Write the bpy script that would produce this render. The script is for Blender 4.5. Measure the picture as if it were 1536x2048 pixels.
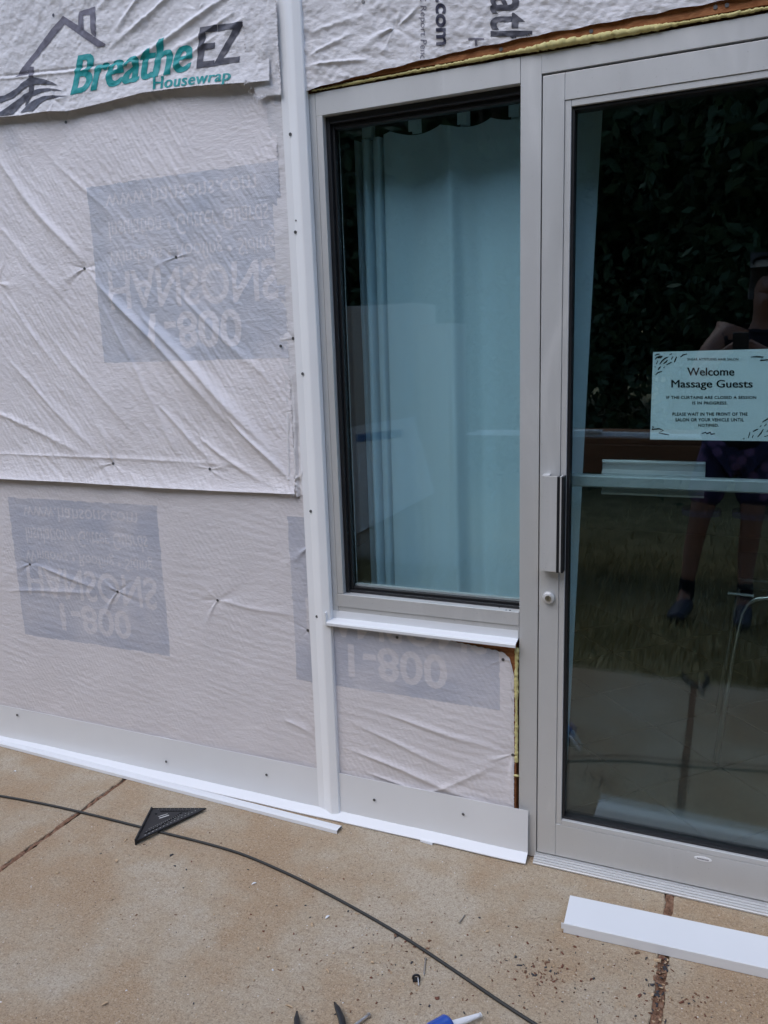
import bpy, bmesh, math, random
import numpy as np
from mathutils import Vector, Matrix
for o in list(bpy.data.objects): bpy.data.objects.remove(o, do_unlink=True)
random.seed(7); rng = np.random.default_rng(11)
S = bpy.context.scene; COL = S.collection
R = math.radians

# ---------------------------------------------------------------- camera
YAW, PITCH, ROLL, FOC = -0.412897, -0.2019375, -0.0324434, 1590.4
CAM = np.array([0.0, -2.1, 1.498])
def cam_rows():
    ca, sa, cb, sb, cc, sc = math.cos(YAW), math.sin(YAW), math.cos(PITCH), math.sin(PITCH), math.cos(ROLL), math.sin(ROLL)
    f = np.array([sa*cb, ca*cb, sb]); r = np.array([ca, -sa, 0.0]); u = np.cross(r, f)
    return np.array([cc*r+sc*u, sc*r-cc*u, f])
CM = cam_rows()
cd = bpy.data.cameras.new('camera'); cam = bpy.data.objects.new('camera', cd); COL.objects.link(cam)
cd.sensor_fit = 'VERTICAL'; cd.sensor_height = 36.0; cd.lens = FOC/2048*36.0
cd.clip_start = 0.02; cd.clip_end = 500
mw = Matrix(((CM[0][0], -CM[1][0], -CM[2][0], CAM[0]), (CM[0][1], -CM[1][1], -CM[2][1], CAM[1]), (CM[0][2], -CM[1][2], -CM[2][2], CAM[2]), (0, 0, 0, 1)))
cam.matrix_world = mw
S.camera = cam
S.render.resolution_x, S.render.resolution_y = 768, 1024

# ---------------------------------------------------------------- sky, sun, exposure
w = bpy.data.worlds.new('World'); S.world = w; w.use_nodes = True
nt = w.node_tree; nt.nodes.clear()
out = nt.nodes.new('ShaderNodeOutputWorld'); bg = nt.nodes.new('ShaderNodeBackground')
sky = nt.nodes.new('ShaderNodeTexSky'); sky.sky_type = 'NISHITA'; sky.sun_disc = False
SUN_EL, SUN_AZ = 56.0, 205.0
sky.sun_elevation = R(SUN_EL); sky.sun_rotation = R(SUN_AZ)
sky.air_density = 1.0; sky.dust_density = 1.0; sky.ozone_density = 1.0
hs = nt.nodes.new('ShaderNodeHueSaturation'); hs.inputs['Saturation'].default_value = 1.0
nt.links.new(sky.outputs[0], hs.inputs['Color']); nt.links.new(hs.outputs[0], bg.inputs[0]); nt.links.new(bg.outputs[0], out.inputs[0])
bg.inputs[1].default_value = 0.15
sd = bpy.data.lights.new('sun', 'SUN'); sun = bpy.data.objects.new('sun', sd); COL.objects.link(sun)
sd.energy = 0.5; sd.angle = R(50); sd.color = (1.0, 0.99, 0.98)
# light travels from the sun (behind and left of the camera, high up) towards the wall
az = R(SUN_AZ); sv = Vector((math.sin(az)*math.cos(R(SUN_EL)), math.cos(az)*math.cos(R(SUN_EL)), math.sin(R(SUN_EL))))
sun.rotation_euler = sv.to_track_quat('Z', 'Y').to_euler(); sun.location = (-3, -8, 12)
vs = S.view_settings; vs.view_transform = 'Standard'; vs.look = 'None'; vs.gamma = 1.0; vs.use_curve_mapping = False
vs.exposure = 1.15
S.render.engine = 'CYCLES'; S.cycles.max_bounces = 7; S.cycles.transparent_max_bounces = 16

# ---------------------------------------------------------------- pixel -> point on a plane of the place
def ray(px, py): return CM.T @ np.array([px-768.0, py-1024.0, FOC])
def W(px, py, Y=0.0):
    d = ray(px, py); p = CAM + (Y-CAM[1])/d[1]*d; return p
def WX(px, py, Y=0.0): return W(px, py, Y)[0]
def WZ(px, py, Y=0.0): return W(px, py, Y)[2]
def G(px, py, Z=0.0):
    d = ray(px, py); p = CAM + (Z-CAM[2])/d[2]*d; return p

# ---------------------------------------------------------------- object helpers
def link(o, parent=None):
    COL.objects.link(o)
    if parent is not None: o.parent = parent
    return o
def tag(o, label=None, cat=None, group=None, kind=None):
    if label: o['label'] = label
    if cat: o['category'] = cat
    if group: o['group'] = group
    if kind: o['kind'] = kind
    return o
def thing(name, label, cat, loc=(0, 0, 0), rot=(0, 0, 0), group=None):
    o = bpy.data.objects.new(name, None); o.empty_display_size = 0.05
    o.location = loc; o.rotation_euler = rot; link(o); tag(o, label, cat, group); return o
class MB:
    def __init__(s): s.v = []; s.f = []
    def add(s, v, f):
        n = len(s.v); s.v += [tuple(float(c) for c in p) for p in v]; s.f += [tuple(int(i)+n for i in q) for q in f]; return s
    def box(s, x0, x1, y0, y1, z0, z1):
        v = [(x0,y0,z0),(x1,y0,z0),(x1,y1,z0),(x0,y1,z0),(x0,y0,z1),(x1,y0,z1),(x1,y1,z1),(x0,y1,z1)]
        return s.add(v, [(0,3,2,1),(4,5,6,7),(0,1,5,4),(1,2,6,5),(2,3,7,6),(3,0,4,7)])
    def extrude_x(s, prof, x0, x1):           # prof: closed list of (y,z)
        n = len(prof); v = [(x0,y,z) for y,z in prof]+[(x1,y,z) for y,z in prof]
        f = [(i,(i+1)%n,n+(i+1)%n,n+i) for i in range(n)]+[tuple(range(n-1,-1,-1)), tuple(range(n,2*n))]
        return s.add(v, f)
    def extrude_z(s, prof, z0, z1):           # prof: closed list of (x,y)
        n = len(prof); v = [(x,y,z0) for x,y in prof]+[(x,y,z1) for x,y in prof]
        f = [(i,(i+1)%n,n+(i+1)%n,n+i) for i in range(n)]+[tuple(range(n-1,-1,-1)), tuple(range(n,2*n))]
        return s.add(v, f)
    def extrude_y(s, prof, y0, y1):           # prof: closed list of (x,z)
        n = len(prof); v = [(x,y0,z) for x,z in prof]+[(x,y1,z) for x,z in prof]
        f = [(i,(i+1)%n,n+(i+1)%n,n+i) for i in range(n)]+[tuple(range(n-1,-1,-1)), tuple(range(n,2*n))]
        return s.add(v, f)
    def tube(s, pts, rad, seg=8, cap=True):
        pts = [Vector(p) for p in pts]; n = len(pts)
        rads = rad if hasattr(rad, '__len__') else [rad]*n
        rings = []; up = None
        for i, p in enumerate(pts):
            t = (pts[min(i+1,n-1)]-pts[max(i-1,0)]).normalized()
            if up is None: up = Vector((0,0,1)) if abs(t.z) < .9 else Vector((1,0,0))
            a = t.cross(up).normalized(); b = a.cross(t).normalized(); up = b
            rings.append([p+(a*math.cos(2*math.pi*k/seg)+b*math.sin(2*math.pi*k/seg))*rads[i] for k in range(seg)])
        v = [q for r in rings for q in r]; f = []
        for i in range(n-1):
            for k in range(seg):
                f.append((i*seg+k, i*seg+(k+1)%seg, (i+1)*seg+(k+1)%seg, (i+1)*seg+k))
        if cap: f += [tuple(range(seg-1,-1,-1)), tuple(range((n-1)*seg, n*seg))]
        return s.add(v, f)
    def disc_y(s, x, y0, y1, z, r, seg=12):   # short cylinder along Y
        return s.tube([(x,y0,z),(x,y1,z)], r, seg)
    def mesh(s, name, loc=None):
        me = bpy.data.meshes.new(name)
        v = s.v
        if loc is not None: v = [(a-loc[0], b-loc[1], c-loc[2]) for a,b,c in v]
        me.from_pydata(v, [], s.f); me.validate()
        bm = bmesh.new(); bm.from_mesh(me); bmesh.ops.recalc_face_normals(bm, faces=bm.faces); bm.to_mesh(me); bm.free()
        return me
    def build(s, name, mat, parent=None, bevel=0.0, smooth=False, seg=2, local=False):
        loc = None if (parent is None or local) else parent.location
        if parent is not None and parent.parent is not None and not local: loc = parent.parent.location
        me = s.mesh(name, loc); o = bpy.data.objects.new(name, me); link(o, parent)
        if mat: me.materials.append(mat)
        if bevel:
            m = o.modifiers.new('bevel', 'BEVEL'); m.width = bevel; m.segments = seg; m.limit_method = 'ANGLE'; m.angle_limit = R(35)
        if smooth:
            me.polygons.foreach_set('use_smooth', [True]*len(me.polygons))
        return o
def raw_mesh(name, V, F, mat, parent=None, smooth=True, attr=None):
    """V (n,3) world coords, F (m,3|4) ints: fast numpy mesh"""
    V = np.asarray(V, dtype=np.float64).copy(); F = np.asarray(F, dtype=np.int32)
    if parent is not None:
        root = parent if parent.parent is None else parent.parent
        V -= np.array(root.location)
    me = bpy.data.meshes.new(name); k = F.shape[1]
    me.vertices.add(len(V)); me.vertices.foreach_set('co', V.astype(np.float32).ravel())
    me.loops.add(F.size); me.loops.foreach_set('vertex_index', F.ravel())
    me.polygons.add(len(F)); me.polygons.foreach_set('loop_start', np.arange(0, F.size, k, dtype=np.int32))
    if smooth: me.polygons.foreach_set('use_smooth', np.ones(len(F), dtype=bool))
    if attr is not None:
        for an, av in attr.items():
            a = me.attributes.new(an, 'FLOAT', 'POINT'); a.data.foreach_set('value', np.asarray(av, dtype=np.float32).ravel())
    me.update(calc_edges=True); me.validate()
    o = bpy.data.objects.new(name, me); link(o, parent)
    if mat: me.materials.append(mat)
    return o
def copy_tree(o, parent=None):
    c = o.copy(); COL.objects.link(c); c.parent = parent
    for ch in list(o.children): copy_tree(ch, c)
    return c

# ---------------------------------------------------------------- materials
def mat(name, col=(.5,.5,.5), rough=.5, metal=0.0, spec=.5, **kw):
    m = bpy.data.materials.new(name); m.use_nodes = True; n = m.node_tree
    b = n.nodes['Principled BSDF']; b.inputs['Base Color'].default_value = (*col, 1); b.inputs['Roughness'].default_value = rough
    b.inputs['Metallic'].default_value = metal; b.inputs['Specular IOR Level'].default_value = spec
    for k, v in kw.items(): b.inputs[k].default_value = v
    return m
def N(m, t, **kw):
    n = m.node_tree.nodes.new(t)
    for k, v in kw.items():
        if k in n.inputs.keys(): n.inputs[k].default_value = v
        else: setattr(n, k, v)
    return n
def L(m, a, b): m.node_tree.links.new(a, b)
def BS(m): return m.node_tree.nodes['Principled BSDF']
def coords(m, scale=(1,1,1), rot=(0,0,0)):
    tc = N(m, 'ShaderNodeTexCoord'); mp = N(m, 'ShaderNodeMapping'); mp.inputs['Scale'].default_value = scale; mp.inputs['Rotation'].default_value = rot
    geo = N(m, 'ShaderNodeNewGeometry'); L(m, geo.outputs['Position'], mp.inputs['Vector']); return mp.outputs[0]
def noise(m, vec, scale, detail=4, rough=.55, dist=0.0):
    n = N(m, 'ShaderNodeTexNoise'); n.inputs['Scale'].default_value = scale; n.inputs['Detail'].default_value = detail
    n.inputs['Roughness'].default_value = rough; n.inputs['Distortion'].default_value = dist
    if vec is not None: L(m, vec, n.inputs['Vector'])
    return n.outputs['Fac']
def ramp(m, fac, stops):
    r = N(m, 'ShaderNodeValToRGB'); e = r.color_ramp.elements
    e[0].position, e[0].color = stops[0][0], (*stops[0][1], 1); e[1].position, e[1].color = stops[-1][0], (*stops[-1][1], 1)
    for p, c in stops[1:-1]:
        x = e.new(p); x.color = (*c, 1)
    L(m, fac, r.inputs[0]); return r.outputs[0]
def mixc(m, fac, a, b, mode='MIX'):
    x = N(m, 'ShaderNodeMix', data_type='RGBA', blend_type=mode)
    for sck, val in ((x.inputs['Factor'], fac), (x.inputs['A'], a), (x.inputs['B'], b)):
        pass
    f, A, B = x.inputs[0], x.inputs[6], x.inputs[7]
    for sck, val in ((f, fac), (A, a), (B, b)):
        if hasattr(val, 'links') or hasattr(val, 'node'): L(m, val, sck)
        elif isinstance(val, (int, float)): sck.default_value = val
        else: sck.default_value = (*val, 1)
    return x.outputs[2]
def bump(m, h, strength=.3, dist=.002, prev=None):
    b = N(m, 'ShaderNodeBump'); b.inputs['Strength'].default_value = strength; b.inputs['Distance'].default_value = dist
    L(m, h, b.inputs['Height'])
    if prev is not None: L(m, prev, b.inputs['Normal'])
    return b.outputs[0]
def vmath(m, op, a, b=None):
    x = N(m, 'ShaderNodeMath', operation=op)
    for i, v in enumerate((a, b)):
        if v is None: continue
        if isinstance(v, (int, float)): x.inputs[i].default_value = v
        else: L(m, v, x.inputs[i])
    return x.outputs[0]

# housewrap: a white woven sheet, print carried by the point attribute "print"
def wrap_mat(name, base, ink, crinkle):
    m = mat(name, base, .62, spec=.35); b = BS(m)
    v = coords(m)
    big = noise(m, v, 5.0, 5, .6)
    col = mixc(m, big, tuple(c*.90 for c in base), tuple(min(1, c*1.05) for c in base))
    at = N(m, 'ShaderNodeAttribute', attribute_name='print')
    wv = coords(m, (1,1,1), (0, R(38), 0))
    hatch = N(m, 'ShaderNodeTexWave', wave_type='BANDS', bands_direction='X'); hatch.inputs['Scale'].default_value = 62; hatch.inputs['Distortion'].default_value = 1.6; hatch.inputs['Detail'].default_value = 2; hatch.inputs['Detail Scale'].default_value = 3
    L(m, wv, hatch.inputs['Vector'])
    brk = noise(m, coords(m, (260,1,260), (0, R(38), 0)), 1.0, 3, .7)
    pt = noise(m, v, 9, 5, .65)
    pf = vmath(m, 'MULTIPLY', at.outputs['Fac'], vmath(m, 'ADD', vmath(m, 'MULTIPLY', brk, .9), vmath(m, 'ADD', vmath(m, 'MULTIPLY', pt, .6), .12)))
    pf = vmath(m, 'MULTIPLY', pf, vmath(m, 'ADD', vmath(m, 'MULTIPLY', hatch.outputs['Fac'], .28), .80))
    col2 = mixc(m, pf, col, ink)
    L(m, col2, b.inputs['Base Color'])
    fine = noise(m, coords(m, (90,90,260)), 1.0, 4, .65)
    nb = bump(m, fine, .5, .0016)
    nb = bump(m, hatch.outputs['Fac'], .07*crinkle, .0012, nb)
    nb = bump(m, noise(m, coords(m, (38,1,95), (0, R(50), 0)), 1.0, 5, .6), .85*crinkle, .0045, nb)
    L(m, nb, b.inputs['Normal'])
    return m
M_wrap = wrap_mat('housewrap_white', (.725,.69,.70), (.435,.455,.53), .55)
M_wrap_lit = wrap_mat('housewrap_lit', (.83,.79,.80), (.49,.52,.59), .8)  # same white wrap, colour lightened as the middle sheet tilts to the light
M_wrap2 = wrap_mat('housewrap_paper', (.75,.73,.74), (.3,.3,.36), .55)
def ink_mat(name, col):
    m = mat(name, col, .5, spec=.35); n = noise(m, coords(m), 60, 5, .7)
    L(m, mixc(m, n, tuple(c*.75 for c in col), tuple(min(1,c*1.3) for c in col)), BS(m).inputs['Base Color'])
    L(m, bump(m, noise(m, coords(m), 45, 4), .35, .002), BS(m).inputs['Normal']); return m
M_teal = ink_mat('teal_ink', (.012,.30,.30)); M_char = ink_mat('charcoal_ink', (.075,.075,.095)); M_navy = ink_mat('navy_ink', (.045,.045,.075))
M_grey = ink_mat('grey_ink', (.17,.16,.2)); M_sign_ink = mat('sign_ink', (.01,.012,.014), .6)
def painted(name, col, rough):
    m = mat(name, col, rough, spec=.45); v = coords(m)
    L(m, mixc(m, noise(m, v, 9, 4), tuple(c*.95 for c in col), col), BS(m).inputs['Base Color'])
    L(m, ramp(m, noise(m, v, 30, 5), [(.3,(rough-.07,)*3), (.75,(rough+.1,)*3)]), BS(m).inputs['Roughness'])
    L(m, bump(m, noise(m, coords(m, (3,3,14)), 1.0, 2), .12, .004), BS(m).inputs['Normal']); return m
M_trim = painted('white_coil_metal', (.78,.785,.79), .36)
M_trim_lit = painted('white_coil_metal_lit', (.90,.905,.91), .36)  # the coil metal again, light on the trim's tilted face put into its colour
M_trim2 = painted('white_vinyl', (.76,.77,.78), .40)
def alu():
    m = mat('anodised_aluminium', (.6,.6,.59), .42, metal=.35); v = coords(m)
    sm = noise(m, v, 4, 6, .65); spk = noise(m, v, 150, 3, .6); smear = noise(m, coords(m, (9,9,2.2)), 1.0, 6, .7, .8)
    c = mixc(m, sm, (.56,.56,.55), (.66,.66,.65))
    c = mixc(m, vmath(m, 'MULTIPLY', ramp(m, smear, [(.56,(0,0,0)), (.72,(1,1,1))]), .35), c, (.74,.73,.71))
    c = mixc(m, vmath(m, 'MULTIPLY', ramp(m, spk, [(.66,(0,0,0)), (.72,(1,1,1))]), .4), c, (.34,.33,.32))
    L(m, c, BS(m).inputs['Base Color'])
    L(m, ramp(m, smear, [(.3,(.36,)*3), (.75,(.55,)*3)]), BS(m).inputs['Roughness'])
    L(m, bump(m, noise(m, v, 260, 2), .05, .001), BS(m).inputs['Normal']); return m
M_alu = alu()
M_gask = mat('black_rubber', (.012,.012,.014), .45)
M_nail = mat('galvanised_nail', (.13,.13,.13), .5, metal=.6)
M_steel = mat('bright_steel', (.62,.6,.57), .3, metal=1.0)
def glass(name, tint, f0):
    m = bpy.data.materials.new(name); m.use_nodes = True; n = m.node_tree; n.nodes.clear()
    o = N(m, 'ShaderNodeOutputMaterial'); mx = N(m, 'ShaderNodeMixShader'); tr = N(m, 'ShaderNodeBsdfTransparent'); gl = N(m, 'ShaderNodeBsdfGlossy')
    tr.inputs[0].default_value = (*tint, 1); gl.inputs['Roughness'].default_value = 0.004; gl.inputs[0].default_value = (.9,.96,.97,1)
    lw = N(m, 'ShaderNodeLayerWeight'); lw.inputs[0].default_value = .5
    p5 = vmath(m, 'POWER', lw.outputs['Facing'], 5.0)
    L(m, vmath(m, 'ADD', vmath(m, 'MULTIPLY', p5, 1-f0), f0), mx.inputs[0])
    L(m, bump(m, noise(m, coords(m), 3.0, 2), .06, .004), gl.inputs['Normal'])
    L(m, tr.outputs[0], mx.inputs[1]); L(m, gl.outputs[0], mx.inputs[2]); L(m, mx.outputs[0], o.inputs[0]); return m
M_glass = glass('tinted_glass', (.90,.957,.968), .055)
def wood(name, a, b, sc=(6,60,60)):
    m = mat(name, a, .75, spec=.2); v = coords(m, sc)
    n1 = noise(m, v, 1.0, 6, .65, .6); L(m, mixc(m, ramp(m, n1, [(.35,(0,0,0)), (.68,(1,1,1))]), a, b), BS(m).inputs['Base Color'])
    L(m, bump(m, n1, .5, .003), BS(m).inputs['Normal']); return m
M_osb = wood('sheathing_brown', (.27,.095,.035), (.46,.20,.085), (30,30,60))
M_bench = wood('bench_board', (.20,.09,.05), (.30,.15,.08), (3,40,40))
def foam():
    m = mat('yellow_spray_foam', (.62,.53,.20), .7, spec=.25); v = coords(m)
    L(m, mixc(m, noise(m, v, 40, 4), (.50,.41,.14), (.72,.66,.33)), BS(m).inputs['Base Color'])
    L(m, bump(m, noise(m, v, 140, 3), .4, .002), BS(m).inputs['Normal']); return m
M_foam = foam()
def concrete():
    m = mat('concrete', (.3,.25,.2), .88, spec=.22); v = coords(m); b = BS(m)
    big = noise(m, v, 1.9, 5, .58, .3); mid = noise(m, v, 8, 5, .6); fine = noise(m, v, 120, 4, .7)
    msk = vmath(m, 'ADD', vmath(m, 'MULTIPLY', big, .72), vmath(m, 'MULTIPLY', mid, .28))
    col = ramp(m, msk, [(.39,(.445,.378,.285)), (.47,(.405,.322,.222)), (.55,(.375,.27,.168)), (.68,(.335,.225,.13))])
    grn = noise(m, v, 52, 4, .65); mic = noise(m, v, 250, 3, .7)
    col = mixc(m, vmath(m, 'MULTIPLY', ramp(m, fine, [(.34,(1,1,1)), (.46,(0,0,0))]), .6), col, (.165,.122,.085))
    col = mixc(m, vmath(m, 'MULTIPLY', ramp(m, fine, [(.55,(0,0,0)), (.68,(1,1,1))]), .5), col, (.60,.50,.38))
    col = mixc(m, vmath(m, 'MULTIPLY', ramp(m, mic, [(.36,(1,1,1)), (.46,(0,0,0))]), .6), col, (.15,.11,.08))
    col = mixc(m, vmath(m, 'MULTIPLY', ramp(m, mic, [(.56,(0,0,0)), (.66,(1,1,1))]), .45), col, (.62,.53,.42))
    col = mixc(m, vmath(m, 'MULTIPLY', ramp(m, grn, [(.34,(1,1,1)), (.48,(0,0,0))]), .3), col, (.22,.155,.105))
    vo = N(m, 'ShaderNodeTexVoronoi'); vo.inputs['Scale'].default_value = 70; L(m, v, vo.inputs['Vector'])
    pick = noise(m, v, 33, 2)
    wh = vmath(m, 'MULTIPLY', ramp(m, vo.outputs['Distance'], [(.10,(1,1,1)), (.17,(0,0,0))]), ramp(m, pick, [(.55,(0,0,0)), (.62,(1,1,1))]))
    col = mixc(m, vmath(m, 'MULTIPLY', wh, .7), col, (.62,.58,.53))
    dk = vmath(m, 'MULTIPLY', ramp(m, vo.outputs['Distance'], [(.10,(1,1,1)), (.18,(0,0,0))]), ramp(m, pick, [(.34,(1,1,1)), (.41,(0,0,0))]))
    col = mixc(m, vmath(m, 'MULTIPLY', dk, .75), col, (.07,.055,.045))
    L(m, col, b.inputs['Base Color'])
    nb = bump(m, fine, .9, .0032); nb = bump(m, noise(m, v, 420, 3, .7), .6, .0012, nb); nb = bump(m, dk, -.5, .003, nb)
    L(m, nb, b.inputs['Normal']); return m
M_conc = concrete()
def soil():
    m = mat('joint_soil', (.13,.07,.045), .95, spec=.1); v = coords(m)
    L(m, ramp(m, noise(m, v, 55, 5, .7), [(.3,(.08,.045,.03)), (.5,(.22,.12,.075)), (.7,(.34,.22,.15))]), BS(m).inputs['Base Color'])
    L(m, bump(m, noise(m, v, 90, 4, .7), 1.0, .006), BS(m).inputs['Normal']); return m
M_soil = soil()
def cloth(name, col):
    m = mat(name, col, .9, spec=.1); v = coords(m, (400,400,300))
    L(m, bump(m, noise(m, v, 1.0, 2), .25, .0006), BS(m).inputs['Normal'])
    L(m, mixc(m, noise(m, coords(m, (30,30,2)), 1.0, 3), tuple(c*.93 for c in col), col), BS(m).inputs['Base Color']); return m
M_curt = cloth('curtain_cloth', (.80,.89,.94))
M_black = mat('black_plastic', (.012,.013,.016), .38); M_cord = mat('black_cord', (.022,.022,.02), .55)
M_paper = mat('sign_paper', (.93,.95,.94), .45, spec=.5)
M_white = mat('white_plastic', (.82,.82,.82), .35); M_blue = mat('blue_plastic', (.012,.07,.36), .3)
M_skin = mat('skin', (.30,.15,.105), .55); M_shirt = cloth('dark_shirt', (.02,.022,.03)); M_hair = mat('dark_hair', (.02,.014,.01), .6)
def shorts_mat():
    m = cloth('patterned_shorts', (.05,.05,.10)); v = coords(m, (16,16,16))
    vo = N(m, 'ShaderNodeTexVoronoi'); vo.inputs['Scale'].default_value = 1.0; L(m, v, vo.inputs['Vector'])
    L(m, ramp(m, vo.outputs['Distance'], [(.3,(.20,.12,.24)), (.5,(.04,.04,.09))]), BS(m).inputs['Base Color']); return m
M_shorts = shorts_mat(); M_hem = cloth('lilac_hem', (.26,.22,.30)); M_sock = cloth('black_sock', (.015,.015,.02)); M_shoe = mat('navy_shoe', (.025,.028,.05), .6)
def leafm(name, a, b):
    m = mat(name, a, .55, spec=.3); oi = noise(m, coords(m), 2.2, 3)
    L(m, mixc(m, oi, a, b), BS(m).inputs['Base Color']); return m
M_leaf = leafm('dark_leaves', (.018,.036,.014), (.045,.078,.030)); M_bark = wood('bark', (.06,.045,.035), (.12,.09,.07), (20,20,4))
M_grass = leafm('grass_blades', (.24,.21,.085), (.52,.42,.21))
def lawn():
    m = mat('lawn_ground', (.1,.1,.04), .95, spec=.1); v = coords(m)
    L(m, ramp(m, noise(m, v, 6, 6, .7), [(.3,(.12,.10,.05)), (.5,(.24,.195,.095)), (.7,(.36,.28,.15))]), BS(m).inputs['Base Color']); return m
M_lawn = lawn()
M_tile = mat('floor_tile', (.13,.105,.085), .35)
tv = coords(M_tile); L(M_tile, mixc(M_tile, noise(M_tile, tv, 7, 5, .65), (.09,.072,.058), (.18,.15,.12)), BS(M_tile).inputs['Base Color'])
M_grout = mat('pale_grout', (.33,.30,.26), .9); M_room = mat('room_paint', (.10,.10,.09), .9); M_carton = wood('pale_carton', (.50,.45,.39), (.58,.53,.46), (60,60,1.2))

# ---------------------------------------------------------------- numpy noise and the wrap's relief
def vnoise(x, z, scale, seed):
    r = np.random.default_rng(seed); g = r.random((256, 256))
    X, Z = x*scale+57.3, z*scale+91.7; i, j = np.floor(X).astype(int), np.floor(Z).astype(int); fx, fz = X-i, Z-j
    fx = fx*fx*(3-2*fx); fz = fz*fz*(3-2*fz); i0, i1, j0, j1 = i % 256, (i+1) % 256, j % 256, (j+1) % 256
    return (g[i0,j0]*(1-fx)+g[i1,j0]*fx)*(1-fz)+(g[i0,j1]*(1-fx)+g[i1,j1]*fx)*fz-.5
def fbm(x, z, scale, seed, oct=4, gain=.5):
    a, s, t = 1.0, 0, scale
    for k in range(oct): s = s+a*vnoise(x, z, t, seed+k); a *= gain; t *= 2.03
    return s
def ridge(x, z, p, q, amp, wid, sharp=1.0):
    """soft fold from p to q (pixels on the wall), amplitude in metres"""
    p = W(*p); q = W(*q); dx, dz = q[0]-p[0], q[2]-p[2]; Ln = math.hypot(dx, dz); dx /= Ln; dz /= Ln
    t = ((x-p[0])*dx+(z-p[2])*dz)/Ln; d = -(x-p[0])*dz+(z-p[2])*dx
    d = d+.25*wid*np.sin(t*7+p[0]*9)
    fade = np.clip(t/.30, 0, 1)*np.clip((1-t)/.40, 0, 1); fade = fade*fade*(3-2*fade)
    return amp*fade*np.exp(-np.abs(d/(wid*(.35+.65*np.clip(t, 0, 1))))**(1.6*sharp))
def pucker(x, z, p, amp=.004, rad=.05, k=7, seed=0):
    c = W(*p); dx, dz = x-c[0], z-c[2]; r = np.hypot(dx, dz)+1e-6; th = np.arctan2(dz, dx)
    r0 = np.random.default_rng(int(seed*1000)+17); fan = 0
    for q in range(6):
        t0 = (0 if q % 2 else math.pi)+r0.normal(-.25, .75); wq = r0.uniform(.10, .22); ln = rad*r0.uniform(.6, 1.7)
        dth = np.angle(np.exp(1j*(th-t0-.25*r*40*.1))); fan = fan+r0.choice([1, 1, -.7])*r0.uniform(.5, 1.2)*np.exp(-(dth/wq)**2)*np.exp(-r/ln)
    return amp*1.05*fan*(r/(r+.006))-amp*.5*np.exp(-(r/(rad*.3))**2)
def ripples(x, z, ang, lam, amp, seed):
    ca, sa = math.cos(ang), math.sin(ang); u = x*ca+z*sa; v = -x*sa+z*ca
    ph = 2*np.pi*u/lam+6.0*fbm(u*2.2, v*.9, 5, seed, 2)
    return amp*np.sin(ph)*np.clip(.5+1.6*fbm(x, z, 7, seed+9, 3), 0, 1.4)

def h_mid(x, z):
    h = .007*fbm(x, z, 3, 1, 3)+ripples(x, z, R(28), .015, .00042, 21)+ripples(x, z, R(41), .027, .0007, 25)+.0026*fbm(x*.75+z*.65, (z*.75-x*.65)*.26, 50, 27, 3)+.0005*fbm(x, z, 85, 29, 2)
    for p, q, a, wd in (((-40,270),(180,545),.010,.020),((170,530),(520,905),.018,.022),((255,600),(600,950),.017,.026),((60,395),(190,545),.005,.012),
                        ((90,300),(270,470),.004,.015),((175,540),(400,985),.005,.016),((300,790),(470,960),.006,.016),((0,700),(225,925),.006,.018),
                        ((-60,800),(228,928),.006,.016),((-100,900),(640,936),.0028,.009),((-30,420),(160,620),.004,.016),((330,560),(585,800),.005,.016),
                        ((450,820),(600,975),.012,.013),((380,860),(560,985),.007,.014),((0,570),(150,770),.004,.013),((80,640),(300,900),.004,.016)):
        h = h+ridge(x, z, p, q, a, wd)
    for i, (p, a, r) in enumerate((((175,538),.006,.06),((357,515),.004,.03),((0,566),.005,.05),((137,246),.003,.03),((231,926),.007,.07),((424,937),.005,.045))):
        h = h+pucker(x, z, p, a, r, 6+i % 3, i*1.3)
    return np.maximum(h, -.0025)
def h_low(x, z):
    h = .0045*fbm(x, z, 3, 41, 3)+ripples(x, z, R(22), .013, .00016, 51)+ripples(x, z, R(80), .03, .0003, 55)+.0006*fbm(x*.5, z*1.4, 46, 57, 3)+.0003*fbm(x, z, 95, 59, 2)+ripples(x, z, R(33), .017, .00022, 53)
    for i, (p, a, r) in enumerate((((62,1128),.005,.05),((236,1183),.006,.055),((436,1200),.005,.06),((617,1260),.004,.035),((624,1090),.006,.04),((1007,1318),.004,.04),((1026,1509),.008,.09),((795,1274),.002,.02),((640,1465),.004,.05))):
        h = h+pucker(x, z, p, a, r, 6+i % 3, i*1.7)
    for p, q, a, wd in (((680,1490),(1010,1620),.006,.016),((690,1440),(960,1560),.004,.016),((740,1420),(1020,1505),.004,.015),((820,1600),(1030,1515),.003,.012),
                        ((0,1180),(240,1185),.003,.012),((560,1430),(640,1475),.004,.012),((60,1125),(236,1190),.004,.012),((436,1200),(600,1235),.003,.012),((720,1540),(900,1600),.004,.01)):
        h = h+ridge(x, z, p, q, a, wd)
    return np.maximum(h, -.0028)
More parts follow.
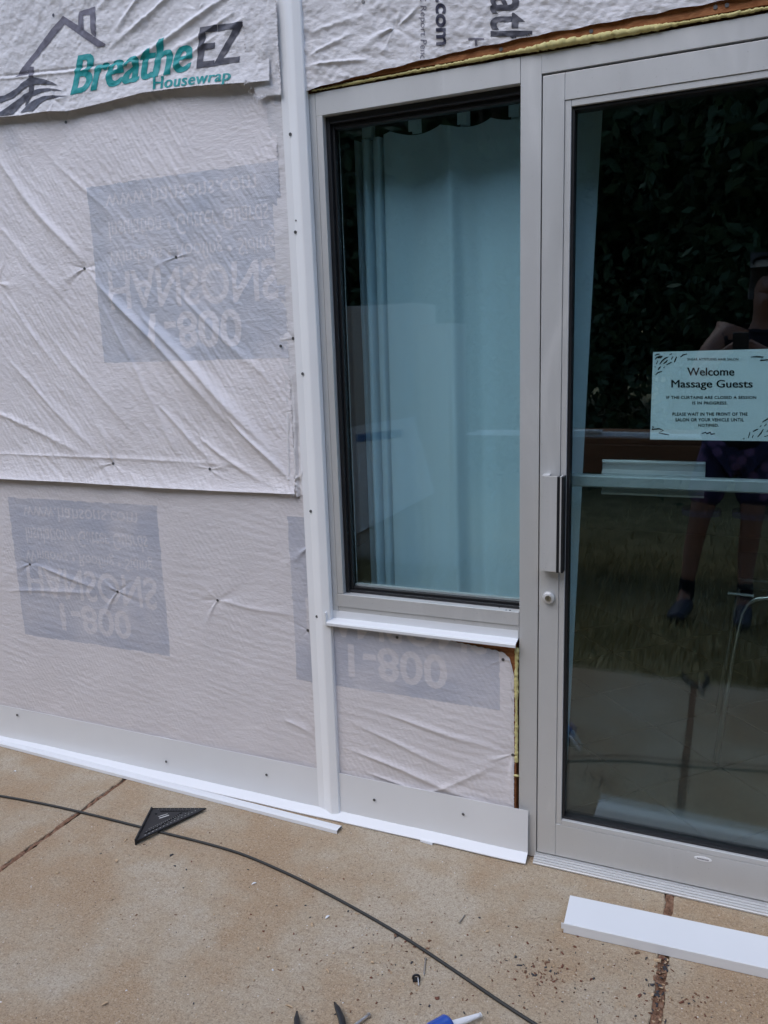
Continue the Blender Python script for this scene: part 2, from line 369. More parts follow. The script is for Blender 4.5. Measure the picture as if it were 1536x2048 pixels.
def h_logo(x, z):
    h = .006*fbm(x, z, 5, 61, 4)+.0040*fbm(x, z, 24, 65, 3, .6)+.0014*fbm(x, z, 95, 66, 2)
    zb = np.interp(x, LOGO_X, LOGO_Z)
    h = h+.004+.026*np.exp(-np.clip(z-zb, 0, 1)/.10)*(.75+.6*fbm(x, z*0, 4, 70, 2))
    for p, q, a, wd in (((520,-40),(170,200),.009,.014),((420,-60),(215,110),.008,.010),((330,-50),(225,80),.007,.010),((500,20),(320,130),.006,.012),((300,-60),(180,40),.005,.012),((470,60),(300,180),.005,.010),((560,-30),(430,110),.006,.015)):
        h = h+ridge(x, z, p, q, a, wd)
    h = h+ridge(x, z, (-60,165), (430,108), -.004, .004)+ridge(x, z, (-60,172), (430,115), .004, .006)
    return h+pucker(x, z, (404,26), .004, .03, 6, 1)+pucker(x, z, (125,205), .005, .03, 7, 2)
def h_head(x, z):
    h = .005+.005*fbm(x, z, 6, 81, 4)*np.clip((z-zb_head(x))/.08, .15, 1)+.0042*fbm(x*.6+z, (z-x*.5)*.6, 34, 85, 3, .6)+.0016*fbm(x, z, 90, 86, 2)+ripples(x, z, R(-48), .022, .0004, 88)
    for p, q, a, wd in (((615,135),(760,118),.007,.006),((615,120),(720,60),.005,.008),((612,75),(760,20),.004,.01),((794,60),(850,10),.005,.006)):
        h = h+ridge(x, z, p, q, a, wd)
    return h+pucker(x, z, (794,58), .006, .04, 6, .4)+pucker(x, z, (730,7), .003, .03, 6, 1.4)

# ---------------------------------------------------------------- print helpers
def text2d(body, bold=0.0, shear=0.0, spacing=1.0):
    cu = bpy.data.curves.new('txt', 'FONT'); cu.body = body; cu.size = 1; cu.offset = bold; cu.shear = shear; cu.space_character = spacing; cu.resolution_u = 4
    o = bpy.data.objects.new('txt', cu); COL.objects.link(o)
    me = bpy.data.meshes.new_from_object(o.evaluated_get(bpy.context.evaluated_depsgraph_get()))
    me.calc_loop_triangles()
    V = np.array([v.co[:2] for v in me.vertices]); T = np.array([t.vertices[:] for t in me.loop_triangles])
    bpy.data.objects.remove(o, do_unlink=True); bpy.data.curves.remove(cu); bpy.data.meshes.remove(me)
    lo, hi = V.min(0), V.max(0); return (V-lo)/(hi-lo), T
def poly2d(pts):
    from mathutils.geometry import tessellate_polygon
    T = tessellate_polygon([[Vector((p[0], p[1], 0)) for p in pts]]); return np.array(pts, float), np.array(T)
def bil(V, quad):                                   # quad = BL, BR, TR, TL as (x, z)
    q = np.array(quad, float); u, v = V[:,0:1], V[:,1:2]
    return (q[0]*(1-u)+q[1]*u)*(1-v)+(q[3]*(1-u)+q[2]*u)*v
def subdiv(V, T, mx):
    V = [tuple(v) for v in V]; T = [tuple(t) for t in T]
    for it in range(8):
        out, mid, ch = [], {}, False
        for t in T:
            e = [(math.dist(V[t[i]], V[t[(i+1) % 3]]), i) for i in range(3)]; d, i = max(e)
            if d <= mx: out.append(t); continue
            ch = True; a, b, c = t[i], t[(i+1) % 3], t[(i+2) % 3]; k = (min(a,b), max(a,b))
            if k not in mid:
                mid[k] = len(V); V.append(((V[a][0]+V[b][0])/2, (V[a][1]+V[b][1])/2))
            m_ = mid[k]; out += [(a,m_,c), (m_,b,c)]
        T = out
        if not ch: break
    return np.array(V), np.array(T)
def wall_quad(px): return [(W(*p)[0], W(*p)[2]) for p in px]
def lay(name, V, T, hfun, y0, material, parent, lift=.0012, mx=.007, keep=None):
    V, T = subdiv(V, T, mx)
    if keep is not None:
        c = V[T].mean(1); T = T[keep(c[:,0], c[:,1])]
    Y = y0-hfun(V[:,0], V[:,1])-lift-1.5e-4*(np.arange(len(V))%3==0)*0
    # face the street
    a = V[T[:,1]]-V[T[:,0]]; b = V[T[:,2]]-V[T[:,0]]; fl = (a[:,0]*b[:,1]-a[:,1]*b[:,0]) < 0; T[fl] = T[fl][:,::-1]
    return raw_mesh(name, np.column_stack([V[:,0], Y, V[:,1]]), T, material, parent)
def raster(items, wpx, hpx):
    im = np.zeros((hpx, wpx))
    yy, xx = np.mgrid[0:hpx, 0:wpx]; xx = (xx+.5)/wpx; yy = (yy+.5)/hpx
    for V, T in items:
        for t in T:
            p = V[t]; x0, x1 = int(max(0, p[:,0].min()*wpx-1)), int(min(wpx, p[:,0].max()*wpx+2)); y0, y1 = int(max(0, p[:,1].min()*hpx-1)), int(min(hpx, p[:,1].max()*hpx+2))
            if x1 <= x0 or y1 <= y0: continue
            X, Y = xx[y0:y1,x0:x1], yy[y0:y1,x0:x1]; (ax,ay),(bx,by),(cx,cy) = p
            d = (bx-ax)*(cy-ay)-(cx-ax)*(by-ay)
            if abs(d) < 1e-12: continue
            s_ = ((X-ax)*(cy-ay)-(cx-ax)*(Y-ay))/d; t_ = ((bx-ax)*(Y-ay)-(X-ax)*(by-ay))/d
            im[y0:y1,x0:x1] = np.maximum(im[y0:y1,x0:x1], (s_ >= 0)&(t_ >= 0)&(s_+t_ <= 1))
    return im
# the mirrored trade print that shows through the wrap: unit square, v measured downwards from the top edge, letters upside down
items = []
for body, u0, u1, v0, v1, b in (('www.hansons.com',.10,.87,.05,.15,.0),('Insulation • Gutter Guards',.10,.92,.20,.315,.0),('Windows • Roofing • Siding',.08,.94,.335,.45,.0),('HANSONS',.07,.95,.475,.695,.018),('1-800',.28,.76,.725,.93,.022)):
    V, T = text2d(body, b); items.append((np.column_stack([u0+(u1-u0)*V[:,0], v0+(v1-v0)*V[:,1]]), T))
HAN = raster(items, 680, 540)
def hansons(x, z, x0, x1, z0, z1, strength, edge=0.0):
    u = (x-x0)/(x1-x0)+.006*fbm(x, z, 26, 151, 3); v = (z1-z)/(z1-z0)+.005*fbm(x, z, 30, 161, 3); ins = (u > 0)&(u < 1)&(v > 0)&(v < 1)
    i = np.clip((v*540).astype(int), 0, 539); j = np.clip((u*680).astype(int), 0, 679)
    return np.where(ins, strength*(1-.64*HAN[i,j])*(.88+.5*fbm(x, z, 9, 171, 3)), 0.0)

def sheet(name, x0, x1, zb, zt, hfun, y0, material, parent=None, step=.0026, pr=None, jitter=0.0, seed=0):
    """a hung sheet between the curves zb(x) and zt(x)"""
    nx = int((x1-x0)/step)+1; xs = np.linspace(x0, x1, nx); b, t = zb(xs), zt(xs); nz = int(np.max(t-b)/step)+1
    v = np.linspace(0, 1, nz)[:,None]; Z = b[None]*(1-v)+t[None]*v; X = np.repeat(xs[None], nz, 0)
    if jitter:
        rr = np.random.default_rng(seed); jl, jr = rr.normal(0, jitter, nz), rr.normal(0, jitter, nz); uu = (xs-x0)/(x1-x0)
        X = X+jl[:,None]*np.exp(-uu/.03)[None]+jr[:,None]*np.exp(-(1-uu)/.03)[None]
    Y = y0-hfun(X, Z); idx = np.arange(nx*nz).reshape(nz, nx)
    F = np.stack([idx[:-1,:-1], idx[:-1,1:], idx[1:,1:], idx[1:,:-1]], -1).reshape(-1, 4)
    p = pr(X, Z) if pr is not None else np.zeros_like(X)
    return raw_mesh(name, np.stack([X, Y, Z], -1).reshape(-1, 3), F, material, parent, True, {'print': p.ravel()})
def curve(pts):
    P = np.array([W(*p)[[0,2]] for p in pts]); P = P[np.argsort(P[:,0])]
    return lambda x: np.interp(x, P[:,0], P[:,1])

# ================================================================ the setting
tag(MB().box(-60, 60, -120, 40, -.30, -.045).build('ground', M_lawn), kind='structure', label='dry brown green lawn ground around the building')
pav = tag(MB().box(-6, 4, -1.44, .14, -.06, -.016).build('pavement', M_soil), kind='structure', label='tan concrete pavement in front of the wall')
def slab(x0, x1, y0, y1):
    n = 90; pts = []
    def side(a, b, ax):
        o = []
        for i in range(n):
            t = i/n; p = [a[0]+(b[0]-a[0])*t, a[1]+(b[1]-a[1])*t]
            p[ax] += .0016*math.sin(i*1.7+a[0]*5)+random.gauss(0, .0011)+(.005 if random.random() < .03 else 0)*(1 if p[ax] < (x0+x1)/2 else -1)*(ax == 0)
            o.append(tuple(p))
        return o
    pts = side((x0,y0),(x1,y0),1)+side((x1,y0),(x1,y1),0)+side((x1,y1),(x0,y1),1)+side((x0,y1),(x0,y0),0)
    return MB().extrude_z(pts, -.05, 0).build('slab', M_conc, pav, bevel=.0035)
J1, J2 = -1.948, -.083
slab(-4.2, J1-.008, -1.42, .13); slab(J1+.008, J2-.011, -1.42, .13); slab(J2+.011, 1.9, -1.42, .13)
# crumbly fill in the two joints
for jx, wd, seed in ((J1,.0085,3),(J2,.012,5)):
    ys = np.linspace(-1.42, -.03, 420); us = np.linspace(-1, 1, 9); X = jx+us[None]*wd+0*ys[:,None]; Y = ys[:,None]+0*us[None]
    Z = -.002+.010*fbm(X, Y, 60, seed, 3)+.006*fbm(X, Y, 11, seed+4, 2); Z = np.minimum(Z, .002)
    idx = np.arange(X.size).reshape(X.shape); F = np.stack([idx[:-1,:-1], idx[:-1,1:], idx[1:,1:], idx[1:,:-1]], -1).reshape(-1, 4)
    raw_mesh('joint_fill', np.stack([X,Y,Z],-1).reshape(-1,3), F, M_soil, pav)

# building shell and the room behind the glass
ZH = 2.189                                       # top of the storefront frame
wall = thing('building_wall', 'brown sheathed building wall behind the housewrap', 'wall', (-1.6, .06, 0))
MB().box(-4.2, -1.1085, .001, .12, 0, 3.3).build('sheathing', M_osb, wall)
MB().box(-1.108, -.524, .001, .12, 0, .668).build('sheathing', M_osb, wall)
MB().box(-1.108, 2.4, -.004, .12, 2.2045, 3.3).build('sheathing', M_osb, wall)
MB().box(.53, 2.4, .001, .12, 0, 2.2).build('sheathing', M_osb, wall)
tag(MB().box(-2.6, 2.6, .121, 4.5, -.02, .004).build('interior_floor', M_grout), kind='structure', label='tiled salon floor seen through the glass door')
fl = bpy.data.objects['interior_floor']
ts = .343
def clip_y(P, y0):
    out_ = []
    for (ax, ay), (bx, by) in zip(P, P[1:]+P[:1]):
        if ay >= y0: out_.append((ax, ay))
        if (ay >= y0) != (by >= y0): t = (y0-ay)/(by-ay); out_.append((ax+(bx-ax)*t, y0))
    return out_
for i in range(-9, 10):
    for j in range(-9, 10):
        # grout lines run at 45 degrees to the door
        a = -.682/math.sqrt(2)+(i+.5)*ts; b = .262/math.sqrt(2)+(j+.5)*ts
        cx, cy = (a+b)/math.sqrt(2), (b-a)/math.sqrt(2); hd = (ts/2-.0035)*math.sqrt(2)
        if not (-.85 < cx < .85 and -.1 < cy < 2.2): continue
        P = clip_y([(cx-hd,cy),(cx,cy-hd),(cx+hd,cy),(cx,cy+hd)], .13)
        if len(P) > 2: MB().extrude_z(P, .006, .0125).build('tile', M_tile, fl)
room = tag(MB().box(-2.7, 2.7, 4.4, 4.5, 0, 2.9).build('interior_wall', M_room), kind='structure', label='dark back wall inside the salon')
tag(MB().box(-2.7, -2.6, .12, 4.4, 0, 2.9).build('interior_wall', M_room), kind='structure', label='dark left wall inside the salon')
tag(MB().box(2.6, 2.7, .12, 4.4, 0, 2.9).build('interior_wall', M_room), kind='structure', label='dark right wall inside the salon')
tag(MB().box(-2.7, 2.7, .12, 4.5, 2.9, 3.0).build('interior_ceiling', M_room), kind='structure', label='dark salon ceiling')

# ================================================================ housewrap
NAIL = MB().tube([(0,0,0),(0,-.0012,0)], .0046, 12).mesh('nail_head'); NAIL.materials.append(M_nail)
NAIL_S = MB().tube([(0,0,0),(0,-.001,0)], .0025, 8).mesh('small_nail_head'); NAIL_S.materials.append(M_nail)
def nail(px, parent, hfun=None, y0=0.0, small=False):
    p = W(*px); y = y0-(float(hfun(np.array([p[0]]), np.array([p[2]]))[0]) if hfun else 0)
    o = bpy.data.objects.new('nail_head', NAIL_S if small else NAIL); link(o, parent)
    o.location = (p[0]-parent.location[0], y-.0012-parent.location[1], p[2]-parent.location[2]); o.rotation_euler = (random.uniform(-.15,.15), 0, random.uniform(-.15,.15)); return o
YW = -.004
TOP = lambda x: np.full_like(x, 2.80)
# lower sheet (left of the corner trim) and its continuation below the window
low = thing('housewrap_sheet', 'lower housewrap sheet with mirrored blue print, under the overlapping hem and left of the trim', 'housewrap', (-1.9, 0, .15))
pr_low = lambda x, z: hansons(x, z, -2.431, -1.750, .473, 1.007, 1.0)+hansons(x, z, -1.245, -.571, .457, .999, 1.0)
sheet('sheet', -2.95, -1.125, lambda x: np.full_like(x, .12), lambda x: np.full_like(x, 1.20), h_low, YW, M_wrap, low, .0028, pr_low)
for p in ((62,1128),(236,1183),(436,1200),(617,1260)): nail(p, low, h_low, YW)
bel = thing('housewrap_sheet', 'housewrap panel below the window between trim and door frame, torn at its top corner', 'housewrap', (-.8, 0, .15))
Xr = curve([(675,1100),(1030,1100)])
def cutR(x): return np.interp(x, [-1.2,-.80,-.70,-.575,-.555,-.541,-.534,-.5285], [.675,.668,.652,.642,.636,.622,.596,.570])+.0012*np.sin(x*310)*(x > -.72)
sheet('sheet', -1.118, -.5285, lambda x: np.full_like(x, .12), cutR, h_low, YW, M_wrap, bel, .0024, pr_low, .0005, 4)
for p in ((795,1274),(1007,1318),(1026,1509)): nail(p, bel, h_low, YW)
# middle sheet lapping over the lower one
mid = thing('housewrap_sheet', 'middle housewrap sheet with diagonal folds and faint mirrored blue print', 'housewrap', (-1.9, -.005, 1.0))
zb_mid = curve([(-120,952),(0,955),(150,962),(300,972),(450,980),(600,986)])
pr_mid = lambda x, z: hansons(x, z, -1.903, -1.19, 1.482, 2.028, .95)+.45*np.exp(-((x-WX(28,280))/.035)**2-((z-WZ(28,280))/.05)**2)
def h_mid2(x, z): return .004+h_mid(x, z)+.012*np.exp(-np.clip(z-zb_mid(x), 0, 1)/.028)
sheet('sheet', -2.85, -1.206, zb_mid, lambda x: np.full_like(x, 2.45), h_mid2, YW-.004, M_wrap_lit, mid, .0024, pr_mid, .0016, 8)
for p in ((175,538),(357,515),(137,246),(231,926),(424,937)): nail(p, mid, h_mid2, YW-.004)
# narrow flap between the sheet edge and the trim, gathered at its foot
def h_flap(x, z):
    u = (x+1.206)/.06; g = np.clip((1.45-z)/.5, 0, 1)
    return .006+.004*fbm(x, z, 14, 91, 3)+.006*g*np.sin((u*2.6+.5*fbm(x, z, 5, 95, 2))*2*np.pi)+pucker(x, z, (591,677), .005, .03, 6, .3)+pucker(x, z, (590,960), .007, .05, 7, 1.1)
flap = thing('housewrap_flap', 'narrow pleated housewrap flap between the folded sheet and the corner trim', 'housewrap', (-1.19, -.005, 1.0))
sheet('sheet', -1.232, -1.170, curve([(570,986),(600,992),(640,975)]), lambda x: np.full_like(x, 2.35), h_flap, YW-.001, M_wrap2, flap, .0024, None, .001, 12)
for p in ((567,692),(591,677),(590,960)): nail(p, flap, h_flap, YW-.004)
# loose threads at the foot of the flap and along the cut edge
m = MB()
for k in range(46):
    if k < 26: bx, bz = random.uniform(WX(578,985), WX(606,985)), WZ(590, random.uniform(972,986)); dx, dz = random.gauss(0, .010), -random.uniform(.004, .022)
    else: bx, bz = -1.204+random.gauss(0,.0015), random.uniform(WZ(560,975), WZ(560,560)); dx, dz = random.uniform(.002,.009), random.gauss(0,.006)
    y = -.016; m.tube([(bx,y,bz),(bx+dx*.5+random.gauss(0,.002),y-.003,bz+dz*.5),(bx+dx,y-random.uniform(0,.004),bz+dz)], .00055, 4, False)
th = WX(618,1000); zz = WZ(618,1000); m.tube([(th+.001,-.010,zz),(th-.006,-.014,zz-.02),(th-.004,-.013,zz-.04),(th-.014,-.012,zz-.030)], .0009, 5)
m.build('frayed_thread', M_wrap2, flap)['kind'] = 'stuff'
# logo sheet at the top, its foot standing off the wall
LP = [(-120,252),(0,241),(60,236),(110,229),(150,228),(175,222),(215,213),(300,192),(350,185),(400,180),(510,173),(560,168)]
_lw = np.array([W(*p)[[0,2]] for p in LP]); LOGO_X, LOGO_Z = _lw[:,0], _lw[:,1]
logo = thing('housewrap_sheet', 'upper housewrap sheet printed with a house logo, Breathe EZ and Housewrap', 'housewrap', (-1.8, -.02, 2.2))
zb_logo = lambda x: np.interp(x, LOGO_X, LOGO_Z)
sheet('sheet', -2.75, -1.205, zb_logo, TOP, h_logo, YW-.008, M_wrap2, logo, .0026)
YL = YW-.008
def print_text(name, body, px, material, hfun, y0, parent, bold=0.0, shear=0.0, keep=None, rot=False, spacing=1.0, smear=0.0):
    V, T = text2d(body, bold, shear, spacing); P = bil(V, wall_quad(px))
    if smear:                                   # heavier upright strokes
        n = len(P); ds = (-smear, 0.0, smear); Pm = np.vstack([P+np.array([d, 0]) for d in ds]); T = np.vstack([T+n*k for k in range(3)]); P = Pm
    return lay(name, P, T, hfun, y0, material, parent, keep=keep)
print_text('lettering', 'Breathe', [(157,196),(393,147),(397,70),(162,116)], M_teal, h_logo, YL, logo, .006, .12, None, False, 1.0, .0042)
print_text('lettering', 'EZ', [(408,144),(489,131),(497,50),(412,60)], M_char, h_logo, YL, logo, .008, 0, None, False, 1.0, .0035)
print_text('lettering', 'Housewrap', [(321,193),(475,176),(477,146),(322,160)], M_teal, h_logo, YL, logo, .004, 0, None, False, 1.06, .0014)
icons = [[(683,180),(700,265),(560,455),(390,660),(365,705),(405,705),(408,812),(360,815),(362,775),(215,808),(300,700),(385,580),(480,455),(570,330)],
 [(683,180),(850,285),(905,325),(1020,405),(1130,475),(1110,495),(1045,503),(900,405),(700,265)],
 [(855,140),(893,178),(903,322),(845,284)], [(855,140),(1012,85),(965,172),(893,178)], [(965,172),(1012,85),(1028,320),(1022,405),(978,360)],
 [(-60,1010),(0,1020),(120,1000),(230,930),(300,860),(370,820),(430,818),(520,835),(600,865),(655,897),(560,890),(440,885),(380,895),(310,935),(200,1030),(90,1078),(0,1070),(-60,1050)],
 [(-40,1222),(0,1212),(110,1165),(220,1070),(300,1000),(370,960),(460,935),(560,930),(650,938),(715,957),(600,955),(500,975),(400,1010),(330,1060),(270,1130),(225,1200),(60,1222),(0,1232)],
 [(300,1180),(360,1090),(430,1045),(520,1015),(640,1005),(770,1010),(640,1030),(560,1055),(490,1100),(430,1165)],
 [(372,822),(408,822),(408,930),(388,1010),(350,1090),(332,1115),(340,1040),(366,960)],
 [(583,165),(597,158),(604,175),(600,192),(590,196),(582,182)]]
for k, P in enumerate(icons):
    V, T = poly2d([(W(x/5.12, y/5.12)[0], W(x/5.12, y/5.12)[2]) for x, y in P])
    lay('logo_stroke', V, T, h_logo, YL, M_grey if k < 5 else M_char, logo, lift=.0012+.0004*(k % 3), keep=lambda x, z: z > zb_logo(x)+.002)
# frayed white patch between the logo sheet and the trim
patch = thing('housewrap_patch', 'frayed white housewrap patch with torn bottom edge beside the logo sheet', 'housewrap', (-1.23, -.02, 2.3))
def h_patch(x, z): return .012+.006*fbm(x, z, 12, 101, 4)+.003*fbm(x, z, 45, 105, 3)+.008*np.exp(-((x-WX(540,100))/.02)**2-((z-WZ(540,100))/.04)**2)
_pb = curve([(498,168),(508,166),(514,170),(519,186),(524,198),(532,203),(545,196),(571,194),(590,190)])
def zb_patch(x): return _pb(x)+.005*np.sin(x*900)*np.clip((WX(540,195)-x)/.05, 0, 1)+.003*np.sin(x*2300)
sheet('sheet', WX(501,80)-.002, -1.176, zb_patch, lambda x: np.full_like(x, WZ(530,4)), h_patch, YL-.004, M_wrap2, patch, .0016, None, .0012, 31)
m = MB()
for k in range(34):
    px = random.uniform(506, 545); bx = WX(px, 185); bz = float(_pb(np.array([bx]))[0])+.002; y = YL-.026
    m.tube([(bx,y,bz),(bx+random.gauss(-.002,.004),y-.002,bz-random.uniform(.003,.010)),(bx+random.gauss(-.004,.006),y-.001,bz-random.uniform(.006,.018))], .0005, 4, False)
m.build('frayed_thread', M_wrap2, patch)['kind'] = 'stuff'
# sheet above the window and the door
head = thing('housewrap_sheet', 'wrinkled housewrap above the window and door with sideways black lettering', 'housewrap', (-.4, -.01, 2.3))
zb_head = curve([(600,187),(618,183),(740,150),(843,125),(939,101),(1000,90),(1070,75),(1223,47),(1446,5),(1536,-11),(1800,-55)])
sheet('sheet', -1.125, .75, lambda x: zb_head(x)+.0012*np.sin(x*70), TOP, h_head, YW-.0035, M_wrap2, head, .0026)
YH = YW-.0035; keepH = lambda x, z: z > zb_head(x)+.004
def side_text(body, xb, xt, y0, y1, material, bold, yb0=None):     # reads downwards; letter tops face right
    print_text('lettering', body, [(xb,y0),(xb,y1),(xt,y1),(xt,y0)], material, h_head, YH, head, bold, 0, keepH)
side_text('.com', 875, 895.5, 1, 94, M_navy, .03)
side_text('C Report Pend', 841, 856.5, -6, 122, M_grey, -.004)
side_text('ath', 983, 1067, -8, 103, M_char, .016)
side_text('Hou', 939, 971, 80, 136, M_grey, .0)
for p in ((730,7),): nail(p, head, h_head, YH)
# exposed sheathing is part of the wall; its nails show as pale round heads
for p in ((1183,64),(1431,16),(1454,12),(1003,100)):
    q = W(*p); o = bpy.data.objects.new('nail_head', NAIL); link(o, wall); o.location = (q[0]-wall.location[0], -.0045-wall.location[1], q[2]-wall.location[2])

# expanding foam squeezed out of the joints
def foam_bead(name, label, pts, rad, seed):
    r = np.random.default_rng(seed); P = []; Rr = []
    for a, b in zip(pts[:-1], pts[1:]):
        a, b = np.array(a), np.array(b); n = max(2, int(np.linalg.norm(b-a)/.0035))
        for t in np.linspace(0, 1, n, endpoint=False): P.append(a*(1-t)+b*t)
    P = np.array(P); k = np.arange(len(P)); lob = np.abs(np.sin(k*.42+2.2*np.sin(k*.071)))**.7
    lump = np.interp(k, np.arange(0, len(P)+40, 17), r.random(len(np.arange(0, len(P)+40, 17))))
    env = np.interp(P[:,0], [-1.1,-.9,-.55,-.44,-.30,-.15,.5], [.5,.55,.8,1.45,1.2,.6,.5]) if np.ptp(P[:,0]) > .5 else 1.0
    Rr = rad*env*(.42+.38*lob+.85*lump)
    P = P+r.normal(0, .0007, P.shape)
    o = MB().tube([tuple(p) for p in P], list(Rr), 8).build(name, M_foam, None, smooth=True); tag(o, label, 'spray foam', 'spray foam beads'); return o
zf = 2.1965
foam_bead('spray_foam', 'lumpy yellow spray foam bead above the window and door frame',
          [(-1.095,-.001,zf-.001),(-.80,-.003,zf+.001),(-.55,-.006,zf+.002),(-.43,-.007,zf+.004),(-.33,-.006,zf+.003),(-.1,-.004,zf+.001),(.5,-.003,zf)], .0056, 3)
foam_bead('spray_foam', 'thin yellow spray foam bead beside the door frame below the window',
          [(-.5215,-.003,.655),(-.5225,-.004,.55),(-.522,-.003,.42),(-.5225,-.002,.30)], .0042, 4)
foam_bead('spray_foam', 'small yellow spray foam blob low beside the door frame', [(-.5225,-.002,.262),(-.5225,-.004,.252)], .006, 9)

# ================================================================ storefront frame, window, door
GY = .042                                        # glass line
win = thing('window', 'tall aluminium framed window with tinted glass beside the door', 'window', (-.8, .03, .7))
XL, XM0, XM1 = -1.1075, -.515, -.463
MB().box(XL, -1.086, .0005, .10, .69, ZH).build('frame_jamb', M_alu, win, .0008)
MB().box(-1.0852, -1.066, 0, .10, .763, ZH-.0595).build('frame_jamb', M_alu, win, .0008)
MB().box(-1.0852, XM0-.0008, 0, .10, ZH-.059, ZH).build('frame_head', M_alu, win, .0008)
MB().box(-1.0852, XM0-.0008, -.002, .10, .722, .762).build('frame_sill', M_alu, win, .0012)
MB().box(-1.0852, XM0-.0008, .001, .10, .684, .7212).build('frame_sill', M_alu, win, .0008)
m = MB()                                          # black glazing gaskets, stepped
m.box(-1.0655, -1.0535, .018, .06, .763, ZH-.060); m.box(-1.0535, -1.046, .030, .06, .763, ZH-.060)
m.box(-1.0655, XM0, .020, .06, ZH-.0785, ZH-.0595); m.box(-1.046, XM0, .032, .06, ZH-.090, ZH-.0785)
m.box(-1.0655, XM0, .024, .06, .7625, .771); m.box(-1.046, XM0, .034, .06, .771, .779)
m.build('gasket', M_gask, win, .0015)
MB().box(-1.050, XM0-.001, GY, GY+.005, .768, ZH-.079).build('glass_pane', M_glass, win)
MB().box(-1.050, XM0-.001, GY+.019, GY+.024, .768, ZH-.079).build('glass_pane', M_glass, win)
MB().box(-1.052, -1.046, .046, .062, .779, ZH-.09).box(-1.046, XM0, .046, .062, .779, .785).build('spacer', M_alu, win)
MB().box(-.580, -.578, .020, .03, .762, .7642).box(-.545, -.541, .004, .008, .762, .7634).box(-.556, -.553, .004, .008, .762, .7630).build('weep_mark', M_gask, win)

frame = thing('door_frame', 'silver aluminium door frame with mullion and header', 'door frame', (-.49, .05, 0))
MB().box(XM0, XM1, 0, .11, .004, ZH).build('mullion', M_alu, frame, .0008)
MB().box(XM1, .47, 0, .11, 2.1425, ZH).build('header', M_alu, frame, .0008)
MB().box(.47, .525, 0, .11, .004, ZH).build('jamb', M_alu, frame, .0008)
MB().box(XM1-.0005, XM1+.012, .05, .11, .02, 2.1425).box(XM1, .47, .05, .11, 2.13, 2.143).build('door_stop', M_gask, frame)
door = thing('glass_door', 'silver aluminium glass door with a pull handle and lock', 'door', (-.45, .02, .02))
DX0, DX1, DZ0, DZ1 = -.4598, .463, .024, 2.1368
MB().box(DX0, -.4065, .0, .045, DZ0, DZ1).build('stile', M_alu, door, .0008)
MB().box(.41, DX1, .0, .045, DZ0, DZ1).build('stile', M_alu, door, .0008)
MB().box(-.406, .4095, .0006, .045, 2.0755, DZ1).build('top_rail', M_alu, door, .0006)
br_ = MB().box(-.406, .4095, .0006, .045, DZ0, .1255).build('bottom_rail', M_alu, door, .0006)
m = MB(); m.box(-.4058, -.3905, .003, .04, .1262, 2.075); m.box(.394, .4092, .003, .04, .1262, 2.075)
m.build('glazing_bead', M_alu, door, .001)
MB().box(-.390, .3935, .003, .04, 2.0598, 2.075).build('glazing_bead', M_alu, door, .001)
MB().box(-.390, .3935, .001, .04, .1262, .142).build('glazing_bead', M_alu, door, .0015)
m = MB(); m.box(-.3903, -.3835, .010, .05, .1425, 2.0595); m.box(-.3835, .3935, .010, .05, 2.0525, 2.0595); m.box(-.3835, .3935, .010, .05, .1425, .1490)
m.build('gasket', M_gask, door, .001)
MB().box(-.3865, .392, .026, .031, .145, 2.056).build('glass_pane', M_glass, door)
MB().box(-.3865, .392, .046, .051, .145, 2.056).build('glass_pane', M_glass, door)
# pull handle: a folded plate standing off the stile, open channel on its right
hz0, hz1 = .897, 1.157
m = MB(); prof = [(-.449,-.004),(-.449,-.030),(-.407,-.034),(-.407,-.030),(-.4455,-.0265),(-.4455,-.004)]
m.extrude_z(prof, hz0, hz1); hnd = m.build('pull_handle', M_alu, door, .0006)
MB().extrude_z([(-.407,-.0345),(-.400,-.0345),(-.400,-.002),(-.404,-.002),(-.407,-.030)], hz0-.002, hz1-.001).build('handle_grip', M_black, hnd, .0008)
MB().box(-.3998, -.3955, -.033, -.004, hz0, hz1).build('handle_strip', M_alu, hnd, .0008)
MB().box(-.3953, -.3895, -.033, -.001, hz0-.002, hz1-.001).build('handle_grip', M_black, hnd, .0008)
m = MB(); m.box(-.448, -.43, -.028, -.0005, hz1-.001, hz1+.001); m.build('handle_foot', M_alu, hnd)
lk = MB().tube([(-.432,-.0005,.815),(-.432,-.010,.815),(-.432,-.0125,.815)], [.0165,.0165,.0140], 28).build('lock_cylinder', M_alu, door, 0, True)
MB().disc_y(-.432, -.0122, -.0138, .8145, .0085, 20).build('lock_plug', M_steel, lk)
MB().box(-.4328, -.4312, -.0145, -.0137, .8095, .8195).build('keyway', M_black, lk)
# maker's plate on the bottom rail
c = W(1406, 1718); n = 28; m = MB(); m.tube([(0,0,0)], .01, 4, False) if False else None
prof = [(c[0]+.0225*math.cos(2*math.pi*k/n), c[2]+.0068*math.sin(2*math.pi*k/n)) for k in range(n)]
pl = m.extrude_y(prof, -.0010, .0006).build('maker_plate', M_white, door, .0003)
m = MB(); r4 = random.Random(2); x = c[0]-.0150
while x < c[0]+.0140: m.box(x, x+.0015, -.0014, -.0011, c[2]-.0022, c[2]+.0022*r4.uniform(.5,1)); x += r4.uniform(.0020,.0027)
m.build('plate_print', M_grey, pl)['kind'] = 'stuff'
